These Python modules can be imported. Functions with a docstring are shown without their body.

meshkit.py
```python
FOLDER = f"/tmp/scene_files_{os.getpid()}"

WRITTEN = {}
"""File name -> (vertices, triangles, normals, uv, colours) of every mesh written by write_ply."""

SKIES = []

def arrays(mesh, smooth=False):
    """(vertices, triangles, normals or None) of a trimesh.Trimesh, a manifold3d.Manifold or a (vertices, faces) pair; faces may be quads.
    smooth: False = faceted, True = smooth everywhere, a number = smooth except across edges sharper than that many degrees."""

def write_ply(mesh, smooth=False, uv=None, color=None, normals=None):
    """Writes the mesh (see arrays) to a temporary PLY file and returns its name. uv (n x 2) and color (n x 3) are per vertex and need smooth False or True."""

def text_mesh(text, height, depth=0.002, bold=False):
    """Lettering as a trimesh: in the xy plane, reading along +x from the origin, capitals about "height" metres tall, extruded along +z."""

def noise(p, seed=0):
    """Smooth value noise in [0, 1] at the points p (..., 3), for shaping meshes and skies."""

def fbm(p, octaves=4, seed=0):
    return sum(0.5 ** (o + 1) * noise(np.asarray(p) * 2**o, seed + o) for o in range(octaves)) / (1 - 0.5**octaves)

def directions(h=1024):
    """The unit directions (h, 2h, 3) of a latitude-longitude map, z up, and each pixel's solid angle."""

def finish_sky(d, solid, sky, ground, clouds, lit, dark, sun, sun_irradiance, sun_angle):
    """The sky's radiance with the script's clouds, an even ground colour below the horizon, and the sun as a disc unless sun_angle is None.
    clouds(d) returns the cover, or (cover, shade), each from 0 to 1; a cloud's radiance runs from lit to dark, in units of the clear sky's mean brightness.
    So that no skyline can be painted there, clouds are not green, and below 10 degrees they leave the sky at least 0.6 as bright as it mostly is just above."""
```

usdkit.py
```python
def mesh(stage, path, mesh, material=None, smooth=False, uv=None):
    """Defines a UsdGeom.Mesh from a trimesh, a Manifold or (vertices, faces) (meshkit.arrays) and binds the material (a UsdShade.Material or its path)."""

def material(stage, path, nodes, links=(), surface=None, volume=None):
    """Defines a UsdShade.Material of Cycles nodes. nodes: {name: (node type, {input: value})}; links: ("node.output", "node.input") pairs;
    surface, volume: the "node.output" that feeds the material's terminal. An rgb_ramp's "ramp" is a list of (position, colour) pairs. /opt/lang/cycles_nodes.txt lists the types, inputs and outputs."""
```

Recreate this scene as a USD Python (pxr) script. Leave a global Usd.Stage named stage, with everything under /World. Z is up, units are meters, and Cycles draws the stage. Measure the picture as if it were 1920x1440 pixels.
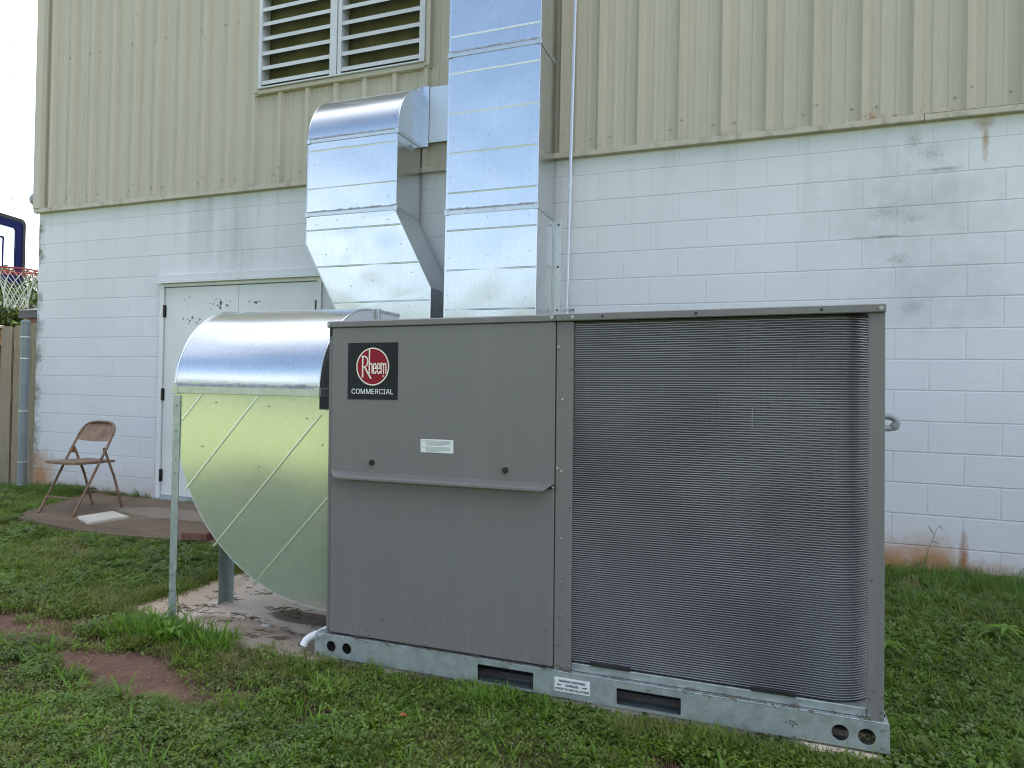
import math, random
import numpy as np
import trimesh
import shapely.geometry as sg
from shapely import affinity
from shapely.ops import unary_union
import manifold3d as m3
import meshkit, usdkit
from pxr import Usd, UsdGeom, UsdLux, UsdShade, Gf, Sdf, Vt

random.seed(7)
rng = np.random.default_rng(7)
stage = Usd.Stage.CreateInMemory()
UsdGeom.SetStageUpAxis(stage, "Z")
UsdGeom.SetStageMetersPerUnit(stage, 1.0)
UsdGeom.Xform.Define(stage, "/World")
UsdGeom.Scope.Define(stage, "/World/Looks")


# ------------------------------------------------------------------ material graph helper
class G:
    """Collects the nodes of one material; an input given as 'node.output' becomes a link."""
    def __init__(s):
        s.nodes, s.links = {}, []

    def __call__(s, typ, **inp):
        name = f"{typ}_{len(s.nodes)}"
        own = {}
        for k, v in inp.items():
            if isinstance(v, str) and "." in v:
                s.links.append((v, f"{name}.{k}"))
            else:
                own[k] = v
        s.nodes[name] = (typ, own)
        return name

    def noise(s, scale, detail=3, rough=0.55, vec=None, distortion=0.0):
        return s("noise_texture", vector=vec or s.pos(), scale=scale, detail=detail, roughness=rough, distortion=distortion) + ".fac"

    def pos(s):
        if not hasattr(s, "_p"):
            s._p = s("geometry") + ".position"
        return s._p

    def rng(s, v, a, b, c=0.0, d=1.0):
        return s("map_range", value=v, from_min=a, from_max=b, to_min=c, to_max=d, clamp=True) + ".result"

    def math(s, op, a, b=0.0, c=0.0):
        return s("math", math_type=op, value1=a, value2=b, value3=c) + ".value"

    def mix(s, fac, a, b, kind="mix"):
        return s("mix", mix_type=kind, fac=fac, color1=a, color2=b) + ".color"

    def scaled(s, vec, sc):
        return s("vector_math", math_type="multiply", vector1=vec, vector2=sc) + ".vector"

    def blob(s, c, r, soft=0.0):
        """1 at the centre falling to 0 at the ellipsoid's rim"""
        d = s("vector_math", math_type="subtract", vector1=s.pos(), vector2=c) + ".vector"
        d = s.scaled(d, tuple(1.0 / q for q in r))
        l = s("vector_math", math_type="length", vector1=d) + ".value"
        return s.rng(l, soft, 1.0, 1.0, 0.0)

    def bump(s, h, strength=0.3, dist=0.01, normal=None):
        kw = dict(height=h, strength=strength, distance=dist)
        if normal:
            kw["normal"] = normal
        return s("bump", **kw) + ".normal"

    def done(s, name, surface):
        return usdkit.material(stage, "/World/Looks/" + name, s.nodes, s.links, surface=surface)


# ------------------------------------------------------------------ camera, sky, sun
EXPOSURE = 1.68
SUN_EL, SUN_AZ = math.radians(40), math.radians(24)      # behind the building; azimuth from +y towards +x
CAM = (-0.7716, -5.1348, 1.1763)
YAW, PITCH, ROLL = -0.3603, 0.0072, 0.0203
cf = np.array([math.sin(YAW) * math.cos(PITCH), math.cos(YAW) * math.cos(PITCH), math.sin(PITCH)])
cr = np.array([math.cos(YAW), -math.sin(YAW), 0.0])
cu = np.cross(cr, cf)
cr, cu = math.cos(ROLL) * cr + math.sin(ROLL) * cu, -math.sin(ROLL) * cr + math.cos(ROLL) * cu
cam = UsdGeom.Camera.Define(stage, "/World/camera")
M = Gf.Matrix4d(*[float(q) for q in (*cr, 0, *cu, 0, *(-cf), 0, *CAM, 1)])
cam.AddTransformOp().Set(M)
cam.CreateHorizontalApertureAttr(36.0)
cam.CreateVerticalApertureAttr(27.0)
cam.CreateFocalLengthAttr(36.0 * 1279.68 / 1920)
cam.CreateFStopAttr(0.0)
cam.CreateClippingRangeAttr(Gf.Vec2f(0.05, 5000))
cam.CreateExposureAttr(EXPOSURE)

sun_dir = np.array([math.sin(SUN_AZ) * math.cos(SUN_EL), math.cos(SUN_AZ) * math.cos(SUN_EL), math.sin(SUN_EL)])
g = G()
sky = g("sky_texture", sky_type="single_scattering", sun_disc=False, sun_elevation=SUN_EL, sun_rotation=SUN_AZ, altitude=100.0,
        air_density=1.0, aerosol_density=1.6, ozone_density=1.0) + ".color"
dirn = g("texture_coordinate") + ".generated"
dz = g("separate_xyz", vector=dirn) + ".z"
low = g.rng(dz, 0.02, 0.26, 1.0, 0.0)                                      # hazy white band of cloud low in the sky
flat = g.scaled(dirn, (1.0, 1.0, 2.2))
cn = g.noise(1.9, 6, 0.55, flat, 0.3)
cover = g.math("add", g.math("multiply", low, 0.95), g.rng(cn, 0.55, 0.70, 0.0, 0.8))
glow = g("vector_math", math_type="dot_product", vector1=dirn, vector2=tuple(float(q) for q in sun_dir)) + ".value"
cover = g.math("add", cover, g.rng(glow, -0.05, 0.5, 0.0, 0.95))           # bright thin cloud round the hidden sun
cover = g("clamp", value=cover, min=0.0, max=1.0) + ".result"
shade = g.noise(3.1, 5, 0.6, flat, 0.2)
ccol = g.mix(g.rng(shade, 0.35, 0.7), (7.2, 7.7, 8.9), (9.7, 10.0, 10.8))
sk = g.mix(cover, sky, ccol)
bg = g("background_shader", color=sk, strength=0.075)
dome = UsdLux.DomeLight.Define(stage, "/World/sky")
dome_mat = g.done("sky_look", bg + ".background")
UsdShade.MaterialBindingAPI.Apply(dome.GetPrim()).Bind(dome_mat)
dome.GetPrim().SetCustomDataByKey("kind", "structure")
dome.GetPrim().SetCustomDataByKey("label", "pale blue morning sky with white cloud low down")

sun = UsdLux.DistantLight.Define(stage, "/World/sun")
sun.CreateIntensityAttr(1.1)
sun.CreateAngleAttr(0.53)
sun.CreateColorAttr(Gf.Vec3f(1.0, 0.95, 0.86))
sun.GetPrim().CreateAttribute("inputs:normalize", Sdf.ValueTypeNames.Bool).Set(True)
zax = sun_dir
xax = np.cross([0, 0, 1.0], zax); xax /= np.linalg.norm(xax)
yax = np.cross(zax, xax)
sun.AddTransformOp().Set(Gf.Matrix4d(*[float(q) for q in (*xax, 0, *yax, 0, *zax, 0, 0, 0, 50, 1)]))

# ------------------------------------------------------------------ scene helpers
_used = {}


def path_for(parent, name):
    base = (parent.GetPath().pathString if parent is not None else "/World") + "/" + name
    n = _used.get(base, 0)
    _used[base] = n + 1
    return base if n == 0 else f"{base}_{n:03d}"


def tag(p, label=None, cat=None, group=None, kind=None):
    for k, v in (("label", label), ("category", cat), ("group", group), ("kind", kind)):
        if v:
            p.SetCustomDataByKey(k, v)
    return p


def thing(name, label, cat, loc=(0, 0, 0), rot=(0, 0, 0), group=None):
    x = UsdGeom.Xform.Define(stage, path_for(None, name))
    x.AddTranslateOp().Set(Gf.Vec3d(*map(float, loc)))
    if any(rot):
        x.AddRotateXYZOp().Set(Gf.Vec3f(*map(float, rot)))
    return tag(x.GetPrim(), label, cat, group)


def obj(name, mesh, mat, parent=None, smooth=False, label=None, cat=None, group=None, kind=None):
    m = usdkit.mesh(stage, path_for(parent, name), mesh, mat, smooth=smooth)
    return tag(m.GetPrim(), label, cat, group, kind)


def cat(*ms):
    ms = [m for m in ms if m is not None]
    return trimesh.util.concatenate(ms)


def tm(man):
    a = man.to_mesh()
    return trimesh.Trimesh(np.array(a.vert_properties[:, :3]), np.array(a.tri_verts), process=False)


def box(x0, x1, y0, y1, z0, z1):
    b = trimesh.creation.box([x1 - x0, y1 - y0, z1 - z0])
    b.apply_translation([(x0 + x1) / 2, (y0 + y1) / 2, (z0 + z1) / 2])
    return b


def rbox(x0, x1, y0, y1, z0, z1, b=0.004):
    """box with chamfered edges"""
    pts = []
    for sx in (0, 1):
        for sy in (0, 1):
            for sz in (0, 1):
                c = np.array([(x0, x1)[sx], (y0, y1)[sy], (z0, z1)[sz]])
                s = np.array([1 - 2 * sx, 1 - 2 * sy, 1 - 2 * sz]) * b
                for k in range(3):
                    q = c + s
                    q[k] = c[k]
                    pts.append(q)
    return trimesh.convex.convex_hull(np.array(pts))


def prism_y(poly, y0, y1):
    """shapely polygon in (x, z) extruded between y0 and y1"""
    out = []
    for p in getattr(poly, "geoms", [poly]):
        e = trimesh.creation.extrude_polygon(p, y1 - y0, engine="earcut")
        v = e.vertices.copy()
        e.vertices = np.column_stack([v[:, 0], y1 - v[:, 2], v[:, 1]])
        out.append(e)
    return cat(*out)


def prism_x(poly, x0, x1):
    """shapely polygon in (y, z) extruded between x0 and x1"""
    out = []
    for p in getattr(poly, "geoms", [poly]):
        e = trimesh.creation.extrude_polygon(p, x1 - x0, engine="earcut")
        v = e.vertices.copy()
        e.vertices = np.column_stack([x0 + v[:, 2], v[:, 0], v[:, 1]])
        out.append(e)
    return cat(*out)


def prism_z(poly, z0, z1):
    out = []
    for p in getattr(poly, "geoms", [poly]):
        e = trimesh.creation.extrude_polygon(p, z1 - z0, engine="earcut")
        e.apply_translation([0, 0, z0])
        out.append(e)
    return cat(*out)


def tube(pts, r, n=10, closed=False, caps=True):
    pts = np.asarray(pts, float)
    k = len(pts)
    rr = np.broadcast_to(np.asarray(r, float), (k,))
    t = np.gradient(pts, axis=0)
    if closed:
        t = np.roll(pts, -1, 0) - np.roll(pts, 1, 0)
    t /= np.linalg.norm(t, axis=1, keepdims=True)
    ref = np.array([0, 0, 1.0]) if abs(t[0][2]) < 0.9 else np.array([1.0, 0, 0])
    a = np.cross(ref, t[0]); a /= np.linalg.norm(a)
    V = []
    for i in range(k):
        a = a - t[i] * (a @ t[i]); a /= np.linalg.norm(a)
        b = np.cross(t[i], a)
        th = np.arange(n) / n * 2 * math.pi
        V.append(pts[i] + rr[i] * (np.outer(np.cos(th), a) + np.outer(np.sin(th), b)))
    V = np.vstack(V)
    F = []
    for i in range(k if closed else k - 1):
        j = (i + 1) % k
        for q in range(n):
            q2 = (q + 1) % n
            F += [[i * n + q, i * n + q2, j * n + q2], [i * n + q, j * n + q2, j * n + q]]
    if caps and not closed:
        for q in range(1, n - 1):
            F += [[0, q + 1, q], [(k - 1) * n, (k - 1) * n + q, (k - 1) * n + q + 1]]
    return trimesh.Trimesh(V, np.array(F), process=False)


def smooth_path(pts, n=6):
    """Catmull-Rom through the points"""
    p = np.asarray(pts, float)
    p = np.vstack([2 * p[0] - p[1], p, 2 * p[-1] - p[-2]])
    out = []
    for i in range(1, len(p) - 2):
        for t in np.arange(n) / n:
            a, b, c, d = p[i - 1:i + 3]
            out.append(0.5 * (2 * b + (c - a) * t + (2 * a - 5 * b + 4 * c - d) * t * t + (3 * b - a - 3 * c + d) * t ** 3))
    out.append(p[-2])
    return np.array(out)


def disc_y(x, y, z, r, d, n=16):
    """short cylinder whose axis is y, its front face at y - d"""
    c = trimesh.creation.cylinder(radius=r, height=d, sections=n)
    c.apply_transform(trimesh.transformations.rotation_matrix(math.pi / 2, [1, 0, 0]))
    c.apply_translation([x, y - d / 2, z])
    return c


def screw(x, y, z, r=0.0055):
    """hex washer head screw pointing towards -y"""
    r *= 0.78
    return cat(disc_y(x, y, z, r * 1.5, 0.0015, 10), disc_y(x, y - 0.0012, z, r, 0.004, 6))


def text_y(s, h, x, y, z, bold=False, width=None, depth=0.0008, align="c"):
    """lettering facing -y, standing on the baseline z"""
    t = meshkit.text_mesh(s, h, depth, bold)
    b = t.bounds
    w = b[1][0] - b[0][0]
    k = (width / w) if width else 1.0
    v = t.vertices.copy()
    xs = (v[:, 0] - b[0][0]) * k
    xs = xs - (w * k / 2 if align == "c" else 0)
    t.vertices = np.column_stack([x + xs, y - v[:, 2], z + v[:, 1]])
    return t


def sheet(P, nu, nv):
    """triangles of a nu x nv grid of points P (nu*nv, 3)"""
    i, j = np.meshgrid(np.arange(nu - 1), np.arange(nv - 1), indexing="ij")
    a = (i * nv + j).ravel()
    F = np.vstack([np.column_stack([a, a + nv, a + nv + 1]), np.column_stack([a, a + nv + 1, a + 1])])
    return trimesh.Trimesh(P, F, process=False)


# ------------------------------------------------------------------ materials
def plain(name, col, rough=0.5, metal=0.0, var=0.08, scale=6.0, bump=0.0, bscale=80.0, spec=0.5, coat=0.0):
    g = G()
    n = g.noise(scale, 5)
    c = g.mix(g.rng(n, 0.3, 0.7), tuple(q * (1 - var) for q in col), tuple(min(1, q * (1 + var)) for q in col))
    kw = dict(base_color=c, roughness=g.rng(g.noise(scale * 3, 4), 0.3, 0.7, rough * 0.88, min(1.0, rough * 1.12)), metallic=metal, specular_ior_level=spec, coat_weight=coat)
    if bump:
        kw["normal"] = g.bump(g.noise(bscale, 4), bump, 0.004)
    return g.done(name, g("principled_bsdf", **kw) + ".BSDF")


def masonry_paint(name, base, block=True):
    g = G()
    p = g.pos()
    n1 = g.noise(0.9, 4)
    col = g.mix(g.rng(n1, 0.3, 0.7), tuple(q * 0.93 for q in base), base)
    # a slightly different coat of paint from block to block
    r = g("object_info") + ".random"
    col = g.mix(g.math("multiply", r, 0.07), col, (0.48, 0.52, 0.52))
    # worn pinholes of the porous block face
    pin = g.rng(g.noise(210, 3, 0.6), 0.62, 0.72)
    col = g.mix(g.math("multiply", pin, 0.45), col, (0.36, 0.37, 0.36))
    # vertical runs of grime under the sheet metal
    run = g.noise(1.0, 4, 0.6, g.scaled(p, (5.0, 1.0, 0.35)))
    zz = g("separate_xyz", vector=p) + ".z"
    top = g.rng(zz, 1.9, 2.98, 0.0, 1.0)
    m = g.math("multiply", g.rng(run, 0.52, 0.72), g.math("multiply", top, 0.35))
    col = g.mix(m, col, (0.36, 0.37, 0.33))
    # mildew: worn dark patches on some blocks and along the outer corner
    def stain(col, spots, tone, scale, lo, hi, amt, soft=0.0, vec=None):
        tot = None
        for c, rr in spots:
            b = g.blob(c, rr, soft)
            tot = b if tot is None else g.math("maximum", tot, b)
        nz = g.noise(scale, 6, 0.7, vec)
        f = g.math("add", nz, g.math("multiply", tot, 0.42))
        f = g.math("multiply", g.rng(f, lo, hi), g.rng(tot, 0.0, 0.25))
        return g.mix(g.math("multiply", f, amt), col, tone)
    col = stain(col, [((0.10, 0, 2.87), (0.10, 1, 0.14)), ((0.2, 0, 2.78), (0.16, 1, 0.12)), ((-0.06, 0, 2.41), (0.20, 1, 0.11)), ((0.10, 0, 2.36), (0.16, 1, 0.07)), ((0.02, 0, 2.09), (0.16, 1, 0.08)), ((0.10, 0, 1.77), (0.15, 1, 0.09))],
                (0.15, 0.145, 0.14), 48, 0.66, 1.02, 0.5)
    col = stain(col, [((0.05, 0, 2.45), (0.75, 1, 0.55)), ((0.2, 0, 1.9), (0.6, 1, 0.4))], (0.36, 0.37, 0.38), 5, 0.55, 0.95, 0.42)
    col = stain(col, [((0.22, 0, 2.668), (0.22, 1, 0.02)), ((-0.1, 0, 2.246), (0.3, 1, 0.012))], (0.07, 0.065, 0.06), 14, 0.62, 0.95, 0.6)
    col = stain(col, [((-8.27, 0, z), (0.17, 1, h)) for z, h in ((2.55, 0.25), (2.05, 0.2), (1.75, 0.24), (1.4, 0.3), (1.0, 0.3), (0.62, 0.3), (2.8, 0.2), (0.3, 0.3))],
                (0.10, 0.10, 0.065), 11, 0.62, 0.95, 0.9)
    col = stain(col, [((-5.95, 0, 2.75), (0.3, 1, 0.7)), ((-5.6, 0, 2.6), (0.35, 1, 0.8))], (0.25, 0.26, 0.24), 2.2, 0.55, 1.0, 0.45, vec=g.scaled(p, (3.0, 1.0, 0.3)))
    # red clay splashed up from the ground
    spl = g.rng(g.math("add", zz, g.math("multiply", g.noise(2.3, 5, 0.6), -0.34)), -0.16, 0.22, 1.0, 0.0)
    spl = g.math("multiply", spl, g.rng(g.noise(14, 5, 0.7), 0.25, 0.6, 0.35, 1.0))
    xx = g("separate_xyz", vector=p) + ".x"
    rightside = g.rng(xx, -0.9, 0.5, 1.0, 0.25)
    rightside = g.math("multiply", rightside, g.rng(xx, -6.2, -5.0, 0.55, 1.0))
    col = g.mix(g.math("multiply", spl, g.math("multiply", rightside, 0.8)), col, (0.42, 0.24, 0.12))
    ob = g.math("maximum", g.blob((-0.02, 0, 0.02), (0.36, 1, 0.30)), g.blob((0.22, 0, 0.06), (0.30, 1, 0.30)))
    ob = g.math("maximum", ob, g.math("multiply", g.blob((0.5, 0, 0.0), (0.6, 1, 0.2)), 0.75))
    ob = g.math("maximum", ob, g.math("multiply", g.blob((-8.15, 0, 0.15), (0.35, 1, 0.4)), 0.8))
    of = g.math("add", g.math("multiply", ob, 0.8), g.math("multiply", g.noise(7, 6, 0.7), 0.6))
    col = g.mix(g.rng(of, 0.42, 0.85, 0.0, 0.9), col, (0.44, 0.215, 0.085))
    col = stain(col, [((0.415, 0, 0.13), (0.035, 1, 0.22))], (0.30, 0.12, 0.035), 9, 0.45, 0.9, 0.9)
    col = stain(col, [((0.49, 0, 2.94), (0.07, 1, 0.07)), ((0.5, 0, 2.84), (0.025, 1, 0.2))], (0.34, 0.19, 0.05), 8, 0.5, 0.95, 0.75)
    h = g.math("add", g.noise(130, 4, 0.65), g.math("multiply", g.noise(32, 3), 0.7))
    nrm = g.bump(h, 0.45, 0.004)
    return g.done(name, g("principled_bsdf", base_color=col, roughness=0.62, normal=nrm, specular_ior_level=0.3) + ".BSDF")


def siding_paint(name, base):
    g = G()
    p = g.pos()
    n = g.noise(1.1, 4)
    col = g.mix(g.rng(n, 0.3, 0.7), tuple(q * 0.94 for q in base), base)
    run = g.noise(1.0, 5, 0.65, g.scaled(p, (16.0, 1.0, 0.25)))
    col = g.mix(g.rng(run, 0.48, 0.8, 0.0, 0.42), col, tuple(q * 0.62 for q in base))
    zz = g("separate_xyz", vector=p) + ".z"
    grime = g.math("multiply", g.rng(zz, 3.026, 3.075, 1.0, 0.0), g.rng(g.noise(9, 5, 0.7), 0.50, 0.70, 0.0, 0.5))
    col = g.mix(grime, col, (0.12, 0.105, 0.07))
    rust = g.math("multiply", g.blob((0.0, 0, 3.04), (0.5, 1, 0.06)), g.rng(g.noise(22, 4), 0.5, 0.62))
    col = g.mix(rust, col, (0.30, 0.15, 0.05))
    nrm = g.bump(g.noise(2.5, 3, 0.5, g.scaled(p, (3, 1, 1))), 0.12, 0.02)
    return g.done(name, g("principled_bsdf", base_color=col, roughness=0.42, normal=nrm, specular_ior_level=0.45) + ".BSDF")


def galvanised(name, rough=0.22, tone=(0.76, 0.78, 0.78), dent=0.22, dull=0.0, streak=1.0, film=((0.24, 0.28, 0.275), (0.46, 0.51, 0.50))):
    g = G()
    p = g.pos()
    sp = g("voronoi_texture", vector=p, scale=70.0, feature="f1") + ".color"
    sv = g("rgb_to_bw", color=sp) + ".val"
    col = g.mix(g.rng(sv, 0.2, 0.8), tuple(q * 0.95 for q in tone), tone)
    fine = g.noise(1.0, 4, 0.7, g.scaled(p, (90, 90, 1.5)))
    col = g.mix(g.rng(fine, 0.45, 0.75, 0.0, 0.22 * streak), col, tuple(q * 0.72 for q in tone))
    smear = g.noise(5, 5, 0.6)
    col = g.mix(g.rng(smear, 0.55, 0.75, 0.0, 0.08), col, (0.55, 0.57, 0.57))
    speck = g.rng(g.noise(46, 2, 0.4), 0.745, 0.775)
    col = g.mix(g.math("multiply", speck, 0.6), col, (0.16, 0.15, 0.14))
    ro = g.rng(g.noise(3, 2), 0.3, 0.7, rough * 0.92, rough * 1.1)
    nrm = g.bump(g.noise(1.7, 0.5, 0.3), dent, 0.02)
    nrm = g.bump(g.noise(170, 2, 0.5), 0.05, 0.002, nrm)
    b = g("principled_bsdf", base_color=col, metallic=1.0, roughness=ro, normal=nrm) + ".BSDF"
    if dull:
        d = g("principled_bsdf", base_color=g.mix(g.rng(g.noise(22, 5, 0.7), 0.35, 0.65), film[0], film[1]), roughness=0.5, metallic=0.3, normal=nrm) + ".BSDF"
        b = g("mix_closure", fac=dull, closure1=b, closure2=d) + ".closure"
    return g.done(name, b)


def cabinet_paint(name, base):
    g = G()
    p = g.pos()
    col = g.mix(g.rng(g.noise(1.3, 4), 0.3, 0.7), tuple(q * 0.96 for q in base), base)
    zz = g("separate_xyz", vector=p) + ".z"
    # dust and splashed specks of soil near the ground
    dust = g.math("multiply", g.rng(zz, 0.05, 0.55, 0.55, 0.0), g.rng(g.noise(5, 5, 0.65), 0.35, 0.7))
    col = g.mix(g.math("multiply", dust, 0.45), col, (0.22, 0.20, 0.18))
    sp = g.math("multiply", g.rng(g.noise(75, 2, 0.5), 0.70, 0.73), g.rng(zz, 0.08, 0.42, 1.0, 0.0))
    col = g.mix(sp, col, (0.02, 0.018, 0.015))
    run = g.noise(1.0, 5, 0.65, g.scaled(p, (22, 1, 0.5)))
    col = g.mix(g.rng(run, 0.50, 0.75, 0.0, 0.26), col, tuple(q * 1.35 for q in base))
    nrm = g.bump(g.noise(2.2, 1, 0.4), 0.2, 0.012)
    nrm = g.bump(g.noise(320, 2), 0.06, 0.001, nrm)
    return g.done(name, g("principled_bsdf", base_color=col, roughness=g.rng(g.noise(4, 4), 0.3, 0.7, 0.36, 0.5), normal=nrm, specular_ior_level=0.5) + ".BSDF")


def leafy(name, cols, trans=0.35, rough=0.5, dry=None, vary_obj=True):
    g = G()
    geo = g("geometry")
    isl = geo + ".random_per_island"
    col = g("rgb_ramp", ramp=[(i / (len(cols) - 1), c) for i, c in enumerate(cols)], fac=isl) + ".color"
    if vary_obj:
        r = g("object_info") + ".random"
        col = g("hsv", hue=g.rng(r, 0, 1, 0.488, 0.512), saturation=g.rng(r, 0, 1, 0.85, 1.1), value=g.rng(g.noise(4.5, 5, 0.65), 0.3, 0.7, 0.5, 1.35), color=col) + ".color"
    if dry:
        d = g.rng(g.noise(0.9, 4, 0.6), 0.46, 0.64)
        r2 = g("white_noise_texture", dimensions="1D", w=isl) + ".value"
        col = g.mix(g.math("multiply", d, g.rng(r2, 0.35, 0.6, 0.0, 0.85)), col, dry)
    pr = g("principled_bsdf", base_color=col, roughness=rough, specular_ior_level=0.4) + ".BSDF"
    tcol = g.mix(0.5, col, (0.30, 0.42, 0.04), "mix")
    tl = g("translucent_bsdf", color=tcol) + ".BSDF"
    mx = g("mix_closure", fac=trans, closure1=pr, closure2=tl) + ".closure"
    return g.done(name, mx)


def wood_mat(name, a, b):
    g = G()
    p = g.pos()
    r = g("object_info") + ".random"
    off = g("combine_xyz", x=g.math("multiply", r, 37.0), y=0.0, z=g.math("multiply", r, 11.0)) + ".vector"
    v = g("vector_math", math_type="add", vector1=p, vector2=off) + ".vector"
    gr = g.noise(1.0, 6, 0.65, g.scaled(v, (40, 40, 1.6)), 1.2)
    col = g.mix(g.rng(gr, 0.3, 0.7), a, b)
    kn = g.rng(g.noise(2.2, 2, 0.4, g.scaled(v, (6, 6, 2))), 0.70, 0.76)
    col = g.mix(g.math("multiply", kn, 0.7), col, (0.05, 0.035, 0.025))
    nrm = g.bump(gr, 0.4, 0.004)
    return g.done(name, g("principled_bsdf", base_color=col, roughness=0.8, normal=nrm, specular_ior_level=0.2) + ".BSDF")


def concrete_mat(name, a, b, stains=(), rough=0.85):
    g = G()
    n = g.noise(3.0, 6, 0.65)
    col = g.mix(g.rng(n, 0.3, 0.7), a, b)
    sp = g.rng(g.noise(90, 3, 0.6), 0.35, 0.7)
    col = g.mix(g.math("multiply", sp, 0.25), col, tuple(q * 0.6 for q in a))
    wet_total = 0.0
    for c, r, tone, amt in stains:
        bl = g.blob(c, r)
        f = g.rng(g.math("add", bl, g.math("multiply", g.noise(6, 4, 0.6), 0.5)), 0.42, 0.56)
        col = g.mix(g.math("multiply", f, amt), col, tone)
    nrm = g.bump(g.math("add", g.noise(120, 4), g.noise(18, 4)), 0.5, 0.004)
    return g.done(name, g("principled_bsdf", base_color=col, roughness=rough, normal=nrm, specular_ior_level=0.3) + ".BSDF")


MAT = {}
MAT["block"] = masonry_paint("white_block_paint", (0.69, 0.705, 0.73))
MAT["mortar"] = plain("white_mortar_paint", (0.66, 0.68, 0.66), 0.7, bump=0.3)
MAT["siding"] = siding_paint("tan_siding_paint", (0.47, 0.428, 0.335))
MAT["trim"] = siding_paint("tan_trim_paint", (0.48, 0.438, 0.345))
MAT["door"] = None
MAT["galv"] = galvanised("galvanised_sheet")
MAT["galv_cheek"] = galvanised("galvanised_cheek", 0.15, (0.80, 0.82, 0.80), 0.22, streak=0.5, dull=0.22, film=((0.50, 0.58, 0.50), (0.58, 0.66, 0.58)))
MAT["galv_dull"] = galvanised("galvanised_rail", 0.36, (0.55, 0.60, 0.59), 0.15, dull=0.6)
MAT["galv_band"] = galvanised("galvanised_band", 0.3, (0.70, 0.73, 0.73), 0.2, dull=0.3)
MAT["galv_patch"] = galvanised("galvanised_patch", 0.38, (0.78, 0.80, 0.80), 0.2, dull=0.3)
MAT["cabinet"] = cabinet_paint("grey_cabinet_paint", (0.176, 0.170, 0.160))
MAT["louver"] = plain("louver_white_aluminium", (0.53, 0.55, 0.58), 0.45, 0.0, 0.1, 3, 0.1, 40)
MAT["black"] = plain("black_plastic", (0.018, 0.018, 0.018), 0.4, 0, 0.2)
MAT["dark"] = plain("dark_interior", (0.02, 0.019, 0.018), 0.9)
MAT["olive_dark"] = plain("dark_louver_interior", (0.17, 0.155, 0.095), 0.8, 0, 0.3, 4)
MAT["siding_screw"] = plain("weathered_screw_heads", (0.31, 0.285, 0.225), 0.6, 0.2, 0.3, 20)
MAT["screw"] = plain("zinc_screw", (0.50, 0.51, 0.50), 0.3, 0.9, 0.15, 30)
MAT["conduit"] = plain("conduit_zinc", (0.52, 0.55, 0.59), 0.38, 0.9, 0.04, 3)
MAT["pvc"] = plain("white_pvc", (0.80, 0.80, 0.80), 0.3, 0, 0.03)
MAT["grey_flex"] = plain("grey_conduit_plastic", (0.30, 0.32, 0.34), 0.45)
MAT["label_white"] = plain("white_label", (0.74, 0.77, 0.74), 0.4, 0, 0.05)
MAT["ink"] = plain("label_ink", (0.06, 0.065, 0.07), 0.5)
MAT["grey_ink"] = plain("grey_label_ink", (0.30, 0.33, 0.31), 0.5)
MAT["decal_black"] = plain("decal_black", (0.016, 0.018, 0.018), 0.6, 0, 0.1, spec=0.25)
MAT["decal_red"] = plain("decal_red", (0.26, 0.008, 0.02), 0.6, 0, 0.05, spec=0.25)
MAT["decal_cream"] = plain("decal_cream", (0.80, 0.74, 0.62), 0.35, 0, 0.03)
MAT["decal_white"] = plain("decal_white", (0.78, 0.80, 0.80), 0.35, 0, 0.03)
MAT["wood"] = wood_mat("weathered_fence_wood", (0.21, 0.165, 0.115), (0.36, 0.295, 0.215))
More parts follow.
